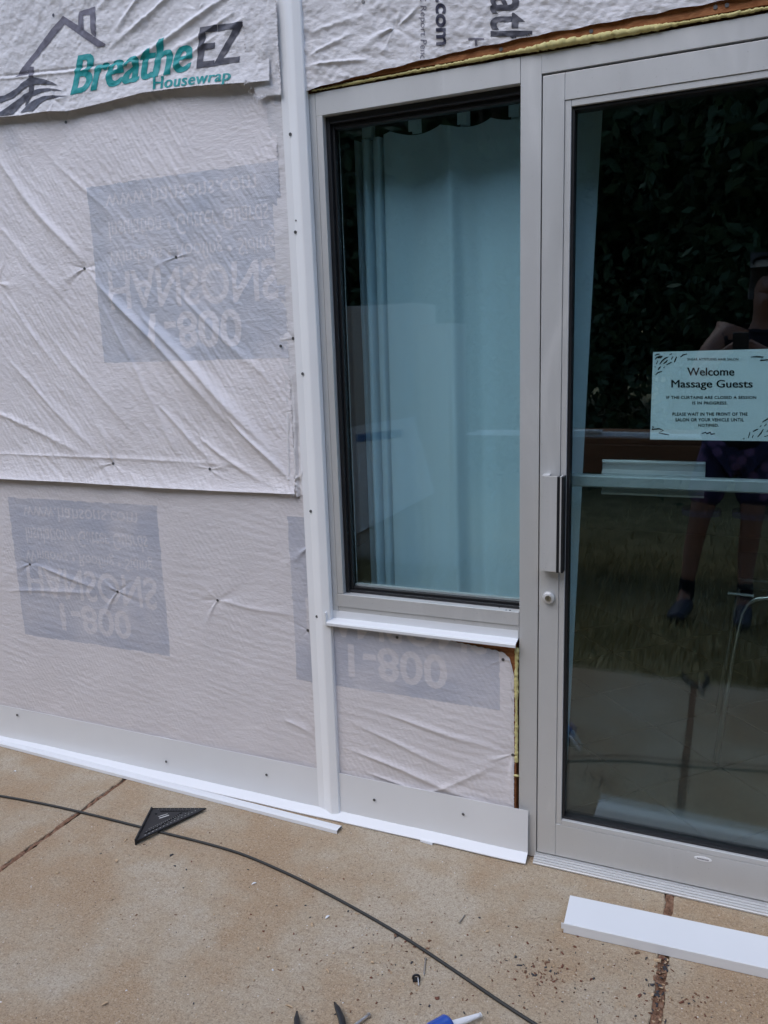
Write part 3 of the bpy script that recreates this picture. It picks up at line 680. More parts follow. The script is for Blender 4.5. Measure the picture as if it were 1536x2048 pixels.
# push bar and pad on the room side
zbar = WZ(1140,960,.085)
MB().extrude_x([(.075,zbar-.013),(.075,zbar+.013),(.08,zbar+.017),(.10,zbar+.017),(.10,zbar-.017),(.08,zbar-.017)], -.392, .392).build('push_bar', M_alu, door, .001)
q0, q1 = W(1203,925,.10), W(1408,990,.10); zc = (q0[2]+q1[2])/2
pad = [(.118,zc+.046),(.110,zc+.046),(.108,zc+.040),(.116,zc+.034),(.120,zc+.018),(.112,zc+.014),(.104,zc+.010),(.102,zc-.010),(.112,zc-.014),(.122,zc-.022),(.116,zc-.040),(.108,zc-.044),(.110,zc-.050),(.118,zc-.050),(.126,zc-.03),(.126,zc+.03)]
MB().extrude_x(pad, q0[0], q1[0]).build('push_pad', M_alu, door, .0008)
# ribbed threshold
th = thing('threshold', 'ribbed aluminium threshold under the glass door', 'threshold', (0, -.01, 0))
m = MB(); prof = [(.11,.002),(.11,.018)]
for k in range(4):
    y = .002-k*.0082; z = .0195-k*.0028; prof += [(y,z),(y-.0048,z-.0004),(y-.0056,z-.0042),(y-.0080,z-.0044)]
prof += [(-.0315,.0060),(-.0315,.002)]
m.extrude_x(prof, -.4655, .53).build('saddle', M_alu, th)

# white sill flashing under the window
sf = thing('sill_flashing', 'white metal sill flashing along the bottom of the window', 'flashing', (-.8, -.01, .67))
m = MB(); m.extrude_x([(.0005,.7065),(-.0012,.7065),(-.0015,.684),(-.030,.679),(-.0335,.675),(-.0335,.667),(-.0320,.6665),(-.0315,.674),(-.0295,.6768),(.0005,.682)], -1.1125, -.5175)
m.build('flashing_strip', M_trim2, sf, .0004)
MB().box(-1.117, -1.1127, -.034, -.0005, .667, .708).box(-1.1127, -1.094, -.0032, -.0015, .684, .708).build('end_dam', M_trim2, sf, .0008)

# vertical corner trim
tr = thing('corner_trim', 'tall white folded metal corner trim left of the window', 'trim', (-1.14, -.01, 0))
nz = 60; zs = np.linspace(-.002, 2.8, nz); pts = []
V = []; F = []
for i, z in enumerate(zs):
    bow = .0022*math.sin(math.pi*max(0, z)/2.4); k = np.clip((.06-z)/.06, 0, 1)*0
    V += [(-1.183+bow,-.0165,z),(-1.160+bow,-.0180,z),(-1.134+bow,-.027,z),(-1.128+bow,-.0275,z),(-1.108+bow,-.022,z),(-1.1055+bow,-.020,z),(-1.1055+bow,-.001,z)]
c = 7
for i in range(nz-1):
    for k in range(c-1): F.append((i*c+k, i*c+k+1, (i+1)*c+k+1, (i+1)*c+k))
# lower end cut: lift the left flange foot
V = [(x, y, z+(.030*np.clip((-1.134-x)/.047, 0, 1) if i < c else 0)) for i, (x, y, z) in enumerate(V)]
o = MB().add(V, F).build('trim_body', M_trim_lit, tr, 0, False); md = o.modifiers.new('sol', 'SOLIDIFY'); md.thickness = .0011; md.offset = -1
bv = o.modifiers.new('bev', 'BEVEL'); bv.width = .0012; bv.segments = 2; bv.limit_method = 'ANGLE'; bv.angle_limit = R(12)
for p, s_ in (((588,272),0),((599,443),1),((598,466),0),((612,747),0),((628,1020),0),((640,1229),0)):
    q = W(*p, -.0095); nail(p, tr, None, -.0192, bool(s_))

# base flashing, three lengths
def flashing(x0, x1, label, y0, nails, zt0, zt1):
    t = thing('base_flashing', label, 'flashing', ((x0+x1)/2, y0, 0), group='white base flashing lengths')
    prof = [(y0,0),(y0-.0012,0),(y0-.0013,-.136),(y0-.0275,-.1505),(y0-.030,-.1525),(y0-.030,-.1555),(y0-.0285,-.1555),(y0-.0275,-.1525),(y0-.0002,-.1375)]
    nn = 24; V = []; F = []; k = len(prof)
    for i in range(nn+1):
        u = i/nn; x = x0+(x1-x0)*u; zt = zt0+(zt1-zt0)*u
        wv = .0016*math.sin(x*7.3+x0)+.0008*math.sin(x*19)
        for j, (y, z) in enumerate(prof): V.append((x, y-(wv+.0016)*(.4 if j in (0,1) else 1.0), zt+z))
    for i in range(nn):
        for j in range(k): F.append((i*k+j, i*k+(j+1)%k, (i+1)*k+(j+1)%k, (i+1)*k+j))
    F += [tuple(range(k-1,-1,-1)), tuple(range(nn*k, nn*k+k))]
    MB().add(V, F).build('flashing_strip', M_trim, t)
    for p in nails: nail(p, t, None, y0-.0042)
    return t
xs1, xs2 = WX(331,1500), WX(697,1600)
flashing(-3.0, xs1+.03, 'long white base flashing at the left end of the wall', -.0085, [(40,1427)], .157, .157)
flashing(xs1, xs2+.02, 'middle white base flashing length running behind the corner trim', -.0105, [(338,1519),(538,1545)], .157, .158)
flashing(xs2-.002, -.484, 'right white base flashing length beside the door', -.0125, [(753,1594),(930,1622)], .1575, .160)

# ================================================================ sign taped inside the door
SY = .054; s0, s1 = W(1306,704,SY), W(1300,879,SY); sx0, sz1, sz0 = (s0[0]+s1[0])/2, s0[2], s1[2]; sx1 = sx0+.2794*(sz1-sz0)/.2159
sign = thing('paper_sign', 'pale paper sign behind the door glass reading Welcome Massage Guests', 'sign', ((sx0+sx1)/2, SY, sz0))
m = MB(); m.box(sx0, sx1, SY, SY+.0012, sz0, sz1).build('sheet', M_paper, sign)
def S2(x, y): p = W(1280+x/6.0, 680+y/6.0, SY-.0008); return (p[0], p[2])
def sign_text(body, x0, x1, y0, y1, bold=0.0, smear=0.0, spacing=1.0):
    V, T = text2d(body, bold, 0, spacing); q = [S2(x0,y1), S2(x1,y1), S2(x1,y0), S2(x0,y0)]; P = bil(V, q)
    vs_, ts_ = [], []
    reps = 1 if not smear else 5
    for k in range(reps):
        d = smear*(k/(max(1,reps-1))-.5); ts_.append(T+len(P)*k); vs_.append(np.column_stack([P[:,0]+d, np.full(len(P), SY-.0008-.00008*k), P[:,1]]))
    raw_mesh('lettering', np.vstack(vs_), np.vstack(ts_), M_sign_ink, sign, False)
sign_text('SHEAR ATTITUDES HAIR SALON', 570, 1180, 216, 246, .012, 0, 1.1)
sign_text('Welcome', 568, 1130, 332, 428, .0, .0010)
sign_text('Massage Guests', 378, 1350, 478, 600, .0, .0010)
sign_text('IF THE CURTAINS ARE CLOSED A SESSION', 318, 1395, 672, 708, .020, 0, 1.1)
sign_text('IS IN PROGRESS.', 628, 1050, 738, 775, .020, 0, 1.1)
sign_text('PLEASE WAIT IN THE FRONT OF THE', 390, 1290, 870, 910, .020, 0, 1.1)
sign_text('SALON OR YOUR VEHICLE UNTIL', 425, 1245, 938, 978, .020, 0, 1.1)
sign_text('NOTIFIED.', 700, 945, 1006, 1042, .020, 0, 1.1)
def stroke(pts, wd):
    P = np.array([S2(*p) for p in pts]); m = MB()
    m.tube([(x, SY-.0006, z) for x, z in P], [wd*.5*(.55 if i in (0, len(P)-1) else 1) for i in range(len(P))], 6)
    o = m.build('brush_mark', M_sign_ink, sign); 
    o.data.transform(Matrix.Translation((0, (SY-.0007)-sign.location[1], 0)) @ Matrix.Scale(.12, 4, (0,1,0)) @ Matrix.Translation((0, -((SY-.0006)-sign.location[1]), 0)))
mk = .0036
for P in ([(180,185),(205,172),(235,168)],[(355,172),(385,166)],[(180,235),(200,210),(240,195),(270,195),(250,212),(215,215)],[(195,290),(215,250)],[(235,292),(265,250),(300,220),(335,205)],[(280,285),(310,265),(330,240)],[(375,235),(395,198)],[(412,270),(425,235),(440,200)],[(318,298),(350,280),(380,265)],[(485,205),(515,180),(565,166)],[(175,320),(188,325)],[(215,360),(232,335),(250,318)],[(282,335),(295,320)],[(185,420),(215,392),(265,375)],
          [(1330,205),(1400,200),(1480,205),(1440,245),(1560,235),(1650,250)],[(145,1035),(160,1045),(140,1075),(230,1065),(280,1085),(225,1115),(300,1130),(350,1138)],[(740,1122),(790,1108),(800,1124),(845,1108),(850,1130),(900,1125)],
          [(1235,1190),(1255,1178)],[(1300,1175),(1320,1105)],[(1345,1175),(1360,1140)],[(1355,1100),(1390,1080),(1420,1070)],[(1410,1165),(1450,1120),(1480,1070)],[(1440,1045),(1455,1025)],[(1468,985),(1510,960),(1560,930)],[(1490,1035),(1520,1005)],[(1520,1105),(1545,1075)],[(1490,1160),(1560,1140)]):
    stroke(P, mk)

# ================================================================ curtain and chair inside
cur = thing('curtain', 'pale blue grey tab top curtain hanging behind the window', 'curtain', (-.75, .15, .1))
nx, nzc = 260, 60
u = np.linspace(0, 1, nx); zc_ = np.linspace(.06, 1, nzc)
xt0, xt1 = -1.075, WX(1212,230,.24); xb0, xb1 = -1.07, WX(1140,1500,.24)
ztop = 2.118; zbot = .10
X = np.zeros((nzc, nx)); Yc = np.zeros((nzc, nx)); Z = np.zeros((nzc, nx))
for i in range(nzc):
    v = i/(nzc-1); a, b = xb0+(xt0-xb0)*v, xb1+(xt1-xb1)*v; x = a+(b-a)*u
    scal = .015*np.abs(np.sin(np.pi*(u*5.0+.12)))**.8*v**10
    amp = .014+.010*(1-v)
    ph = 2*np.pi*(3.4*u+.9*np.sin(2.1*u+.9)+.16*np.sin(11*u+1.5*v)+.05*np.sin(23*u+2*v))
    fold = np.sin(ph)+.22*np.sin(2.6*ph+1.0+1.2*v)+.10*np.sin(41*u+3*v)
    X[i] = x+.006*np.cos(ph)*(1-.5*v); Yc[i] = .205-amp*fold-.010*np.exp(-((u-.055)/.02)**2)+.050*np.exp(-((u-.030)/.010)**2)+.045*np.exp(-((u-.085)/.008)**2)+.040*np.exp(-((u-.135)/.006)**2); Z[i] = zbot+(ztop-zbot)*v-scal
idx = np.arange(nx*nzc).reshape(nzc, nx); F = np.stack([idx[:-1,:-1], idx[:-1,1:], idx[1:,1:], idx[1:,:-1]], -1).reshape(-1, 4)
raw_mesh('cloth', np.stack([X,Yc,Z],-1).reshape(-1,3), F, M_curt, cur)
for k in range(5):
    uu = (k+.38)/5.0; x = xt0+(xt1-xt0)*uu; MB().box(x-.014, x+.014, 0.188, .191, ztop-.012, 2.19).box(x-.014, x+.014, .218, .221, ztop-.012, 2.19).build('tab', M_curt, cur)
MB().tube([(-1.2,.205,2.19),(-.3,.205,2.19)], .011, 12).build('rod', M_gask, cur)
ch = thing('metal_chair', 'bent silver tube metal chair standing inside behind the door glass', 'chair', (.16, .62, .012))
cx = lambda px, py: W(px, py, .75)
p = [cx(1462,1330), cx(1474,1270), cx(1484,1228), cx(1496,1207), cx(1512,1198), cx(1560,1194), cx(1700,1196)]
m = MB(); pts = [(a[0], .75, a[2]) for a in p]; pts = [(pts[0][0]-.03, .75, .013)]+pts; m.tube(pts, .009, 10); fr_ = m.build('chair_frame', M_steel, ch, 0, True)
m = MB(); m.tube([(x, 1.15, z) for x, y, z in pts], .009, 10); m.build('chair_frame', M_steel, ch, 0, True)
a = cx(1462,1190); zS = a[2]+.01
MB().box(a[0]+.02, a[0]+.46, .76, 1.14, zS+.006, zS+.05).build('seat', M_black, ch, .01)
MB().tube([(a[0]-.01,.74,zS),(a[0]+.07,.74,zS-.004)], .006, 8).build('chair_stretcher', M_steel, ch)
MB().box(a[0]+.40, a[0]+.45, .78, 1.12, zS+.08, zS+.46).build('backrest', M_black, ch, .01)
for yy in (.80,1.1): MB().tube([(a[0]+.43,yy,zS),(a[0]+.43,yy,zS+.1)], .008, 8).build('back_post', M_steel, ch)
MB().tube([(a[0]+.43,.80,zS),(a[0]+.46,.80,.013)], .009, 8).build('leg', M_steel, ch); MB().tube([(a[0]+.43,1.1,zS),(a[0]+.46,1.1,.013)], .009, 8).build('leg', M_steel, ch)

# ================================================================ things on the pavement
# long loose white strip in front of the base flashing
A, B = np.array([-2.95, -.020]), G(679,1658,.008)[:2]
d = B-A; Ln = np.linalg.norm(d); ang = math.atan2(d[1], d[0])
o = thing('loose_trim_strip', 'long loose white trim strip lying along the foot of the wall', 'trim strip', (A[0], A[1], 0), (0, 0, ang))
m = MB(); m.extrude_x([(.016,.001),(.016,.0095),(.010,.0120),(-.010,.0135),(-.0165,.0115),(-.0180,.001),(-.0168,.001),(-.0155,.0105),(-.010,.0122),(.010,.0108),(.0148,.0085),(.0148,.001)], 0, Ln)
m.build('strip', M_trim2, o, 0, False, 2, True)
# wide white channel in front of the door
A = G(1140,1790,.026)[:2]; B = G(1127,1846,.026)[:2]; C = G(1536,1873,.026)[:2]
dx = C-A; ang = math.atan2(dx[1], dx[0]); wdt = abs((B-A)@np.array([-math.sin(ang), math.cos(ang)]))
o = thing('white_channel', 'wide white metal channel lying face up in front of the door', 'trim strip', (A[0], A[1], 0), (0, 0, ang))
m = MB(); m.extrude_x([(0,.001),(0,.0255),(-wdt,.0255),(-wdt-.001,.0285),(-wdt-.0028,.0290),(-wdt-.0040,.0275),(-wdt-.0040,.001),(-wdt-.0028,.001),(-wdt-.0028,.0240),(-.0012,.0240),(-.0012,.001)], 0, 1.25)
m.build('channel_body', M_trim2, o, .0005, False, 2, True)
MB().box(-.006, .0, -wdt-.004, -wdt-.0028, .012, .0285).build('end_tab', M_trim2, o, 0, False, 2, True)
# small offcut by the flashing
p = G(855,1685); o = thing('trim_offcut', 'small white trim offcut lying beside the base flashing', 'offcut', (p[0], p[1], 0), (0, 0, R(-6)))
MB().extrude_x([(.008,.001),(.008,.002),(-.006,.007),(-.0075,.001),(-.0065,.001),(-.0055,.0058)], -.022, .020).build('offcut_body', M_trim2, o, 0, False, 2, True)
# black cord
cp = [(-160,1570),(0,1589),(150,1620),(290,1657),(400,1683),(470,1703),(510,1718),(600,1758),(700,1811),(800,1868),(900,1935),(990,1997),(1080,2056),(1180,2130)]
P = [G(*q, .0042) for q in cp[:-1]]+[np.array(q) for q in ((-.22,-.625,0),(-.05,-.645,0),(.12,-.69,0),(.45,-.75,0),(1.1,-.80,0),(1.8,-.78,0))]; cu = bpy.data.curves.new('cordpath', 'CURVE'); cu.dimensions = '3D'; sp = cu.splines.new('NURBS'); sp.points.add(len(P)-1); sp.use_endpoint_u = True; sp.order_u = 4; sp.resolution_u = 6
for i, q in enumerate(P): sp.points[i].co = (q[0], q[1], .0044, 1)
cu.bevel_depth = .0042; cu.bevel_resolution = 3
tmp = bpy.data.objects.new('tmp', cu); COL.objects.link(tmp); me = bpy.data.meshes.new_from_object(tmp.evaluated_get(bpy.context.evaluated_depsgraph_get())); bpy.data.objects.remove(tmp, do_unlink=True)
me.polygons.foreach_set('use_smooth', [True]*len(me.polygons)); me.materials.append(M_cord)
o = bpy.data.objects.new('power_cord', me); link(o); tag(o, 'thin black power cord running diagonally across the pavement', 'cord')
# speed square
sqz = .0105; A = G(305,1617,sqz+.004); B = G(413,1616,sqz); C = G(288,1678,sqz+.004)
e1 = (B-A)[:2]; ang = math.atan2(e1[1], e1[0])
o = thing('speed_square', 'black triangular speed square lying across the cord', 'square', (A[0], A[1], 0), (0, 0, ang))
Ls = .180
def spl(cu, pts):
    s_ = cu.splines.new('POLY'); s_.points.add(len(pts)-1); s_.use_cyclic_u = True
    for i, q in enumerate(pts): s_.points[i].co = (q[0], q[1], 0, 1)
cu = bpy.data.curves.new('sq', 'CURVE'); cu.dimensions = '2D'; cu.fill_mode = 'BOTH'; cu.extrude = .0022; cu.bevel_depth = .0003
spl(cu, [(0,0),(Ls,0),(Ls-.004,-.004),(.004,-Ls+.004),(0,-Ls)])
# toothed slot along the long leg
top = [(.030+k*.0045, -.0125-(.004 if k % 2 else 0)) for k in range(23)]; spl(cu, [(x, y) for x, y in top]+[(.1325,-.0200),(.030,-.0205)])
# curved slot parallel to the hypotenuse
a1 = [(.018+(Ls*.60-.018)*t, -(Ls*.80)*(1-t)-.028*t-.006*math.sin(math.pi*t)) for t in np.linspace(0, 1, 12)]
spl(cu, a1+[(x-.0045, y+.0045) for x, y in a1[::-1]])
spl(cu, [(.016,-.030),(.026,-.030),(.026,-.036),(.016,-.036)])
tmp = bpy.data.objects.new('tmp', cu); COL.objects.link(tmp); me = bpy.data.meshes.new_from_object(tmp.evaluated_get(bpy.context.evaluated_depsgraph_get())); bpy.data.objects.remove(tmp, do_unlink=True)
me.materials.append(M_black); bl = bpy.data.objects.new('blade', me); link(bl, o); bl.location = (0, 0, sqz+.0022)
bl.rotation_euler = (0, R(1.5), 0)
m = MB(); m.box(-.005, .0005, -Ls-.001, .001, .001, .0210); m.build('fence', M_black, o, .0012, False, 2, True)
m = MB(); m.box(Ls-.02, Ls, -.003, 0, .001, .005); rim = MB().tube([(.003,-Ls+.003,sqz+.005),(Ls-.003,-.003,sqz-.0002)], .0014, 6).tube([(0,-.001,sqz+.0055),(Ls-.003,-.001,sqz-.0002)], .0013, 6).build('rim', M_black, o, 0, False, 2, True)
m = MB(); rr = random.Random(3)
def mark(x, y, w_, h_, a_):
    c_, s_ = math.cos(a_), math.sin(a_); z = sqz+.0050-x*math.tan(R(1.5)); m.add([(x+c_*i*w_-s_*j*h_, y+s_*i*w_+c_*j*h_, z) for i, j in ((0,0),(1,0),(1,1),(0,1))], [(0,1,2,3)])
for k in range(15):
    t = (k+1)/16.5; mark(.010+(Ls-.030)*t, -(Ls-.022)*(1-t)-.004, .0045, .0018, R(45))
for k in range(13):
    t = (k+1.5)/16; mark(.004+(Ls-.034)*t, -(Ls-.034)*(1-t)-.002, .0028, .0015, R(45))
for k in range(11): mark(.02+k*.0135, -.006, .0012, .0030, 0)
for k in range(16): mark(.022+k*.0052, -.118+k*.0052, .0026, .0012, R(45))
mark(.040,-.060,.032,.0045,R(30)); mark(.034,-.050,.030,.0026,R(30))
m.build('scale_mark', mat('white_marking', (.6,.6,.58), .7), o, 0, False, 2, True)['kind'] = 'stuff'
# plastic clip with its nail, screw, nail
p = G(833,1966); o = thing('cable_clip', 'small black plastic cable clip with a nail', 'clip', (p[0], p[1], 0), (0, 0, .4))
m = MB(); m.tube([(-.008*math.cos(t), .007, .009+.0075*math.sin(t)) for t in np.linspace(-.9, 3.4, 12)], .003, 6); m.box(-.009, .008, .001, .013, .001, .006); m.build('clip_body', M_black, o, .0005, False, 2, True)
MB().tube([(.004,.008,.012),(.005,-.012,.004)], .0014, 8).build('clip_nail', M_steel, o, 0, False, 2, True)
def nailthing(name, label, cat, a, b, r, head, screw=False):
    p, q = G(*a), G(*b); L_ = np.linalg.norm(q-p); o = thing(name, label, cat, (p[0], p[1], 0), (0, 0, math.atan2(q[1]-p[1], q[0]-p[0])))
    n = 26; MB().tube([(L_*i/n, 0, r+.0006) for i in range(n+1)], [r*(1.0+(.28 if screw and i % 2 and i > 6 else 0))*(1 if i < n-2 else .5) for i in range(n+1)], 8).build('shank', M_steel, o, 0, True, 2, True)
    MB().tube([(-.0015,0,head),(.0004,0,head)], head, 12).build('head', M_steel, o, 0, False, 2, True)
nailthing('screw', 'bright steel screw lying beside the black cord', 'screw', (851,1921), (848,1951), .0019, .004, True)
nailthing('nail', 'grey steel nail on the pavement in front of the flashing', 'nail', (919,1847), (930,1831), .0022, .0034)
# cutting tool with curved black handles, open jaws; one more lies further off, seen in the glass
def snips(loc, rot, label, hf):
    o = thing('tin_snips', label, 'snips', loc, rot, group='hand snips on the ground')
    for s_ in (-1, 1):
        pts = [(s_*.004, .0, .010), (s_*hf*.6, .03, .012), (s_*hf*1.1, .07, .014), (s_*hf*1.15, .11, .014), (s_*hf*1.08, .14, .014), (s_*hf, .160, .014)]
        MB().tube(pts, [.006,.0085,.0088,.0080,.0066,.0020], 10).build('handle', M_black, o, 0, True, 2, True)
        MB().extrude_z([(-s_*.002,.004),(s_*.008,.0),(s_*.010,-.03),(s_*.003,-.065),(-s_*.001,-.066),(-s_*.001,-.03)], .008 if s_ > 0 else .0122, .012 if s_ > 0 else .016).build('blade', M_steel, o, .0006, False, 2, True)
    MB().tube([(0,.0,.005),(0,.0,.019)], .0075, 12).build('pivot_bolt', M_steel, o, .001, False, 2, True)
    return o
a, b = G(594,2024,.014), G(669,2006,.014); mdp = (a+b)/2; perp = np.array([-(b-a)[1], (b-a)[0]]); ang = math.atan2(perp[1], perp[0])-math.pi/2
half = np.linalg.norm(b-a)/2; s1 = snips((0,0,0), (0,0,0), 'black handled snips whose curved handle tips show at the lower edge', half)
dv = np.array([-math.sin(ang), math.cos(ang)]); s1.location = (mdp[0]-dv[0]*.158, mdp[1]-dv[1]*.158, 0); s1.rotation_euler = (0, 0, ang)
s2 = copy_tree(s1); s2.location = (-.06, -1.34, .0); s2.rotation_euler = (0, 0, R(168)); s2['label'] = 'dark handled snips farther out on the concrete, reflected in the door glass'
# sealant tube
tip, ring = G(961,2029,.012), G(893,2056,.026); dv = (tip-ring); ang = math.atan2(dv[1], dv[0])
o = thing('sealant_tube', 'white sealant tube with blue collar and tapered nozzle at lower edge', 'sealant tube', (ring[0], ring[1], 0), (0, 0, ang))
MB().tube([(-.215,0,.026),(-.012,0,.026)], .0245, 24).build('tube_body', M_white, o, .001, True, 2, True)
MB().tube([(-.040,0,.026),(-.037,0,.026),(.004,0,.026),(.010,0,.026),(.012,0,.026)], [.0245,.0262,.0262,.022,.012], 24).build('collar', M_blue, o, 0, False, 2, True)
nl = np.linalg.norm(dv[:2]); MB().tube([(.008,0,.026),(.02,0,.025),(nl*.9,0,.013),(nl,0,.011)], [.0095,.0085,.0050,.0045], 14).build('nozzle', M_white, o, 0, True, 2, True)
MB().tube([(nl*1.0,0,.011),(nl+.0012,0,.011)], [.0056,.0056], 14).build('nozzle_tip', M_white, o, 0, False, 2, True)
p = G(730,2040); o = thing('metal_fitting', 'small silver fitting lying at the lower edge between snips and sealant tube', 'fitting', (p[0], p[1], 0), (0, 0, R(65)))
MB().tube([(-.03,0,.006),(.006,0,.006),(.007,0,.006),(.014,0,.006)], [.004,.004,.006,.005], 10).build('fitting_body', M_steel, o, 0, False, 2, True)
# chips, shards and leaves one can pick out
M_chip = wood('wood_chip', (.44,.30,.18), (.58,.44,.29), (40,160,40)); M_dark = mat('dark_bit', (.04,.04,.045), .7); M_red = mat('reddish_bit', (.16,.06,.035), .8)
def shard(px, ln, wd, ang, m_, label, cat='wood chip', group='wood chips on the pavement', name='wood_chip'):
    p = G(*px); o = thing(name, label, cat, (p[0], p[1], 0), (R(random.uniform(-6,6)), 0, R(ang)), group)
    r = random.Random(int(px[0]*7+px[1])); n = 9; T_ = [(-ln/2+ln*i/(n-1)) for i in range(n)]
    up = [(x, wd/2*(1-abs(2*i/(n-1)-1)**2.2)*r.uniform(.6,1.1)+.0006) for i, x in enumerate(T_)]; dn = [(x, -wd/2*(1-abs(2*i/(n-1)-1)**2.2)*r.uniform(.6,1.1)-.0006) for i, x in enumerate(T_)][::-1]
    mm = MB(); mm.extrude_z(up+dn, .0012, .0028)
    mm.v = [(x, y, z+.0022*math.sin((x/ln+.5)*3)+.001) for x, y, z in mm.v]
    mm.build('chip_body', m_, o, 0, False, 2, True); return o
shard((233,1723), .016, .009, -40, M_chip, 'pale forked wood chip below the speed square')
shard((210,2010), .017, .006, 60, M_chip, 'orange wood sliver near the lower left corner')
shard((224,1800), .010, .004, -70, M_chip, 'tiny pale wood sliver left of centre pavement')
shard((517,1899), .012, .005, -45, M_chip, 'pale wood chip left of the snips')
shard((745,1927), .011, .005, 0, M_chip, 'pale wood chip left of the steel screw')
shard((655,1944), .016, .003, -35, M_chip, 'brown wood splinter above the snips')
shard((578,2015), .020, .002, 0, M_chip, 'thin pale wood splinter left of the snips handles')
shard((975,1865), .009, .006, 30, M_chip, 'round pale chip right of the steel nail')
shard((508,1769), .014, .004, 50, M_white, 'white plastic sliver below the bend of the cord', 'plastic sliver', 'white plastic slivers', 'plastic_sliver')
shard((655,1836), .014, .0055, 70, M_white, 'white plastic sliver between the cord and the snips', 'plastic sliver', 'white plastic slivers', 'plastic_sliver')
shard((30,1544), .010, .006, 10, M_white, 'white plastic sliver on the slab at the far left', 'plastic sliver', 'white plastic slivers', 'plastic_sliver')
# uncountable sawdust and grit
def debris(name, n, gen, mats, smin, smax, label):
    V = []; F = []; MI = []
    for k in range(n):
        x, y = gen(); s_ = random.uniform(smin, smax)*(1 if random.random() < .85 else 1.8); a_ = random.uniform(0, 6.28); asp = random.uniform(.15,.7); h = .0008+s_*.12
        c_, n_ = math.cos(a_), math.sin(a_); b = len(V); tl = random.uniform(-.3,.3)*s_
        q = [(-1,-asp),(1,-asp*random.uniform(.3,1)),(random.uniform(.5,1),asp),(-random.uniform(.4,1),asp)]
        for zz_ in (.0004, h):
            for i, (u_, v_) in enumerate(q): V.append((x+s_*(c_*u_-n_*v_)*.5, y+s_*(n_*u_+c_*v_)*.5, zz_+(max(0,tl*u_) if zz_ > .001 else 0)))
        F += [(b+4,b+5,b+6,b+7),(b,b+1,b+5,b+4),(b+1,b+2,b+6,b+5),(b+2,b+3,b+7,b+6),(b+3,b,b+4,b+7)]; MI += [random.randrange(len(mats))]*5
    o = raw_mesh(name, V, F, None, None, False)
    for m_ in mats: o.data.materials.append(m_)
    o.data.polygons.foreach_set('material_index', np.array(MI, dtype=np.int32)); o.data.update(); tag(o, label, None, None, 'stuff'); return o
def g1():
    while True:
        c_ = random.choice([(-.36,-.42,.10,.07),(-.25,-.34,.14,.10),(-.09,-.40,.05,.14),(-.2,-.5,.12,.08),(-.68,-.50,.10,.05),(-.75,-.62,.16,.12),(-.55,-.55,.16,.12),(-1.3,-.52,.3,.12),(.05,-.40,.08,.05)])
        x, y = random.gauss(c_[0], c_[2]), random.gauss(c_[1], c_[3])
        if y < -.06 and not (-.35 < x and -.27 < y < -.10): return x, y
debris('sawdust', 620, g1, [M_chip, M_red, M_soil, M_dark, M_soil], .0018, .0075, 'scattered sawdust and grit on the pavement')
debris('sawdust', 260, lambda: (random.gauss(J2, .008), random.uniform(-.9, -.255)), [M_chip, M_soil, M_dark, M_soil], .003, .011, 'wood debris filling the joint near the channel')
debris('sawdust', 34, lambda: (random.gauss(-.36,.03), random.gauss(-.43,.018)), [M_red, M_soil, M_dark], .004, .010, 'small brown debris pile beside the cord')
debris('grit', 700, lambda: (random.uniform(-2.4,.2), -random.uniform(.06,1.2)), [M_chip, M_dark, M_soil, M_white], .0010, .0034, 'fine grit over the concrete')

# ================================================================ behind the camera: lawn, trees, bench, cartons, the photographer
# grass
n = 30000; gx = rng.uniform(-4.2, 2.6, n); gy = -1.43-np.abs(rng.normal(0, 1.6, n))
tuft = fbm(gx, gy, 2.5, 201, 3); hgt = np.clip(.055+.05*tuft+rng.normal(0,.014,n), .02, .14); a = rng.uniform(0, 2*np.pi, n); wd = .0045; lean = rng.normal(0,.028,(n,2))
b0 = np.column_stack([gx-wd*np.cos(a), gy-wd*np.sin(a), np.full(n,-.046)]); b1 = np.column_stack([gx+wd*np.cos(a), gy+wd*np.sin(a), np.full(n,-.046)]); tp = np.column_stack([gx+lean[:,0], gy+lean[:,1], -.046+hgt])
V = np.stack([b0,b1,tp],1).reshape(-1,3); F = np.arange(3*n).reshape(n,3)
tag(raw_mesh('grass', V, F, M_grass, None, False), 'dry uneven grass beyond the concrete edge, reflected in the door', None, None, 'stuff')
# trees
def tree_mesh(seed, hh, rr, nl):
    r = np.random.default_rng(seed); cl = []
    for k in range(46):
        t = r.random(); z = hh*(.16+.84*t); rad = rr*(1-.55*abs(t-.35)**1.3)*r.uniform(.35,1.0); an = r.uniform(0, 2*np.pi); cl.append((rad*math.cos(an), rad*math.sin(an), z, r.uniform(.5,1.0)*rr*.42))
    cl = np.array(cl); pick = r.integers(0, len(cl), nl); d = r.normal(0,1,(nl,3)); d /= np.linalg.norm(d,axis=1)[:,None]; d *= (r.random(nl)**.45)[:,None]
    c = cl[pick,:3]+d*cl[pick,3:4]*np.array([1,1,.75]); s_ = r.uniform(.055,.13,nl)[:,None]
    e1 = r.normal(0,1,(nl,3)); e1 /= np.linalg.norm(e1,axis=1)[:,None]; e2 = np.cross(e1, r.normal(0,1,(nl,3))); e2 /= np.linalg.norm(e2,axis=1)[:,None]
    V = np.stack([c-e1*s_, c+e2*s_*.5, c+e1*s_, c-e2*s_*.5],1).reshape(-1,3); return V, np.arange(4*nl).reshape(nl,4), cl
protos = []
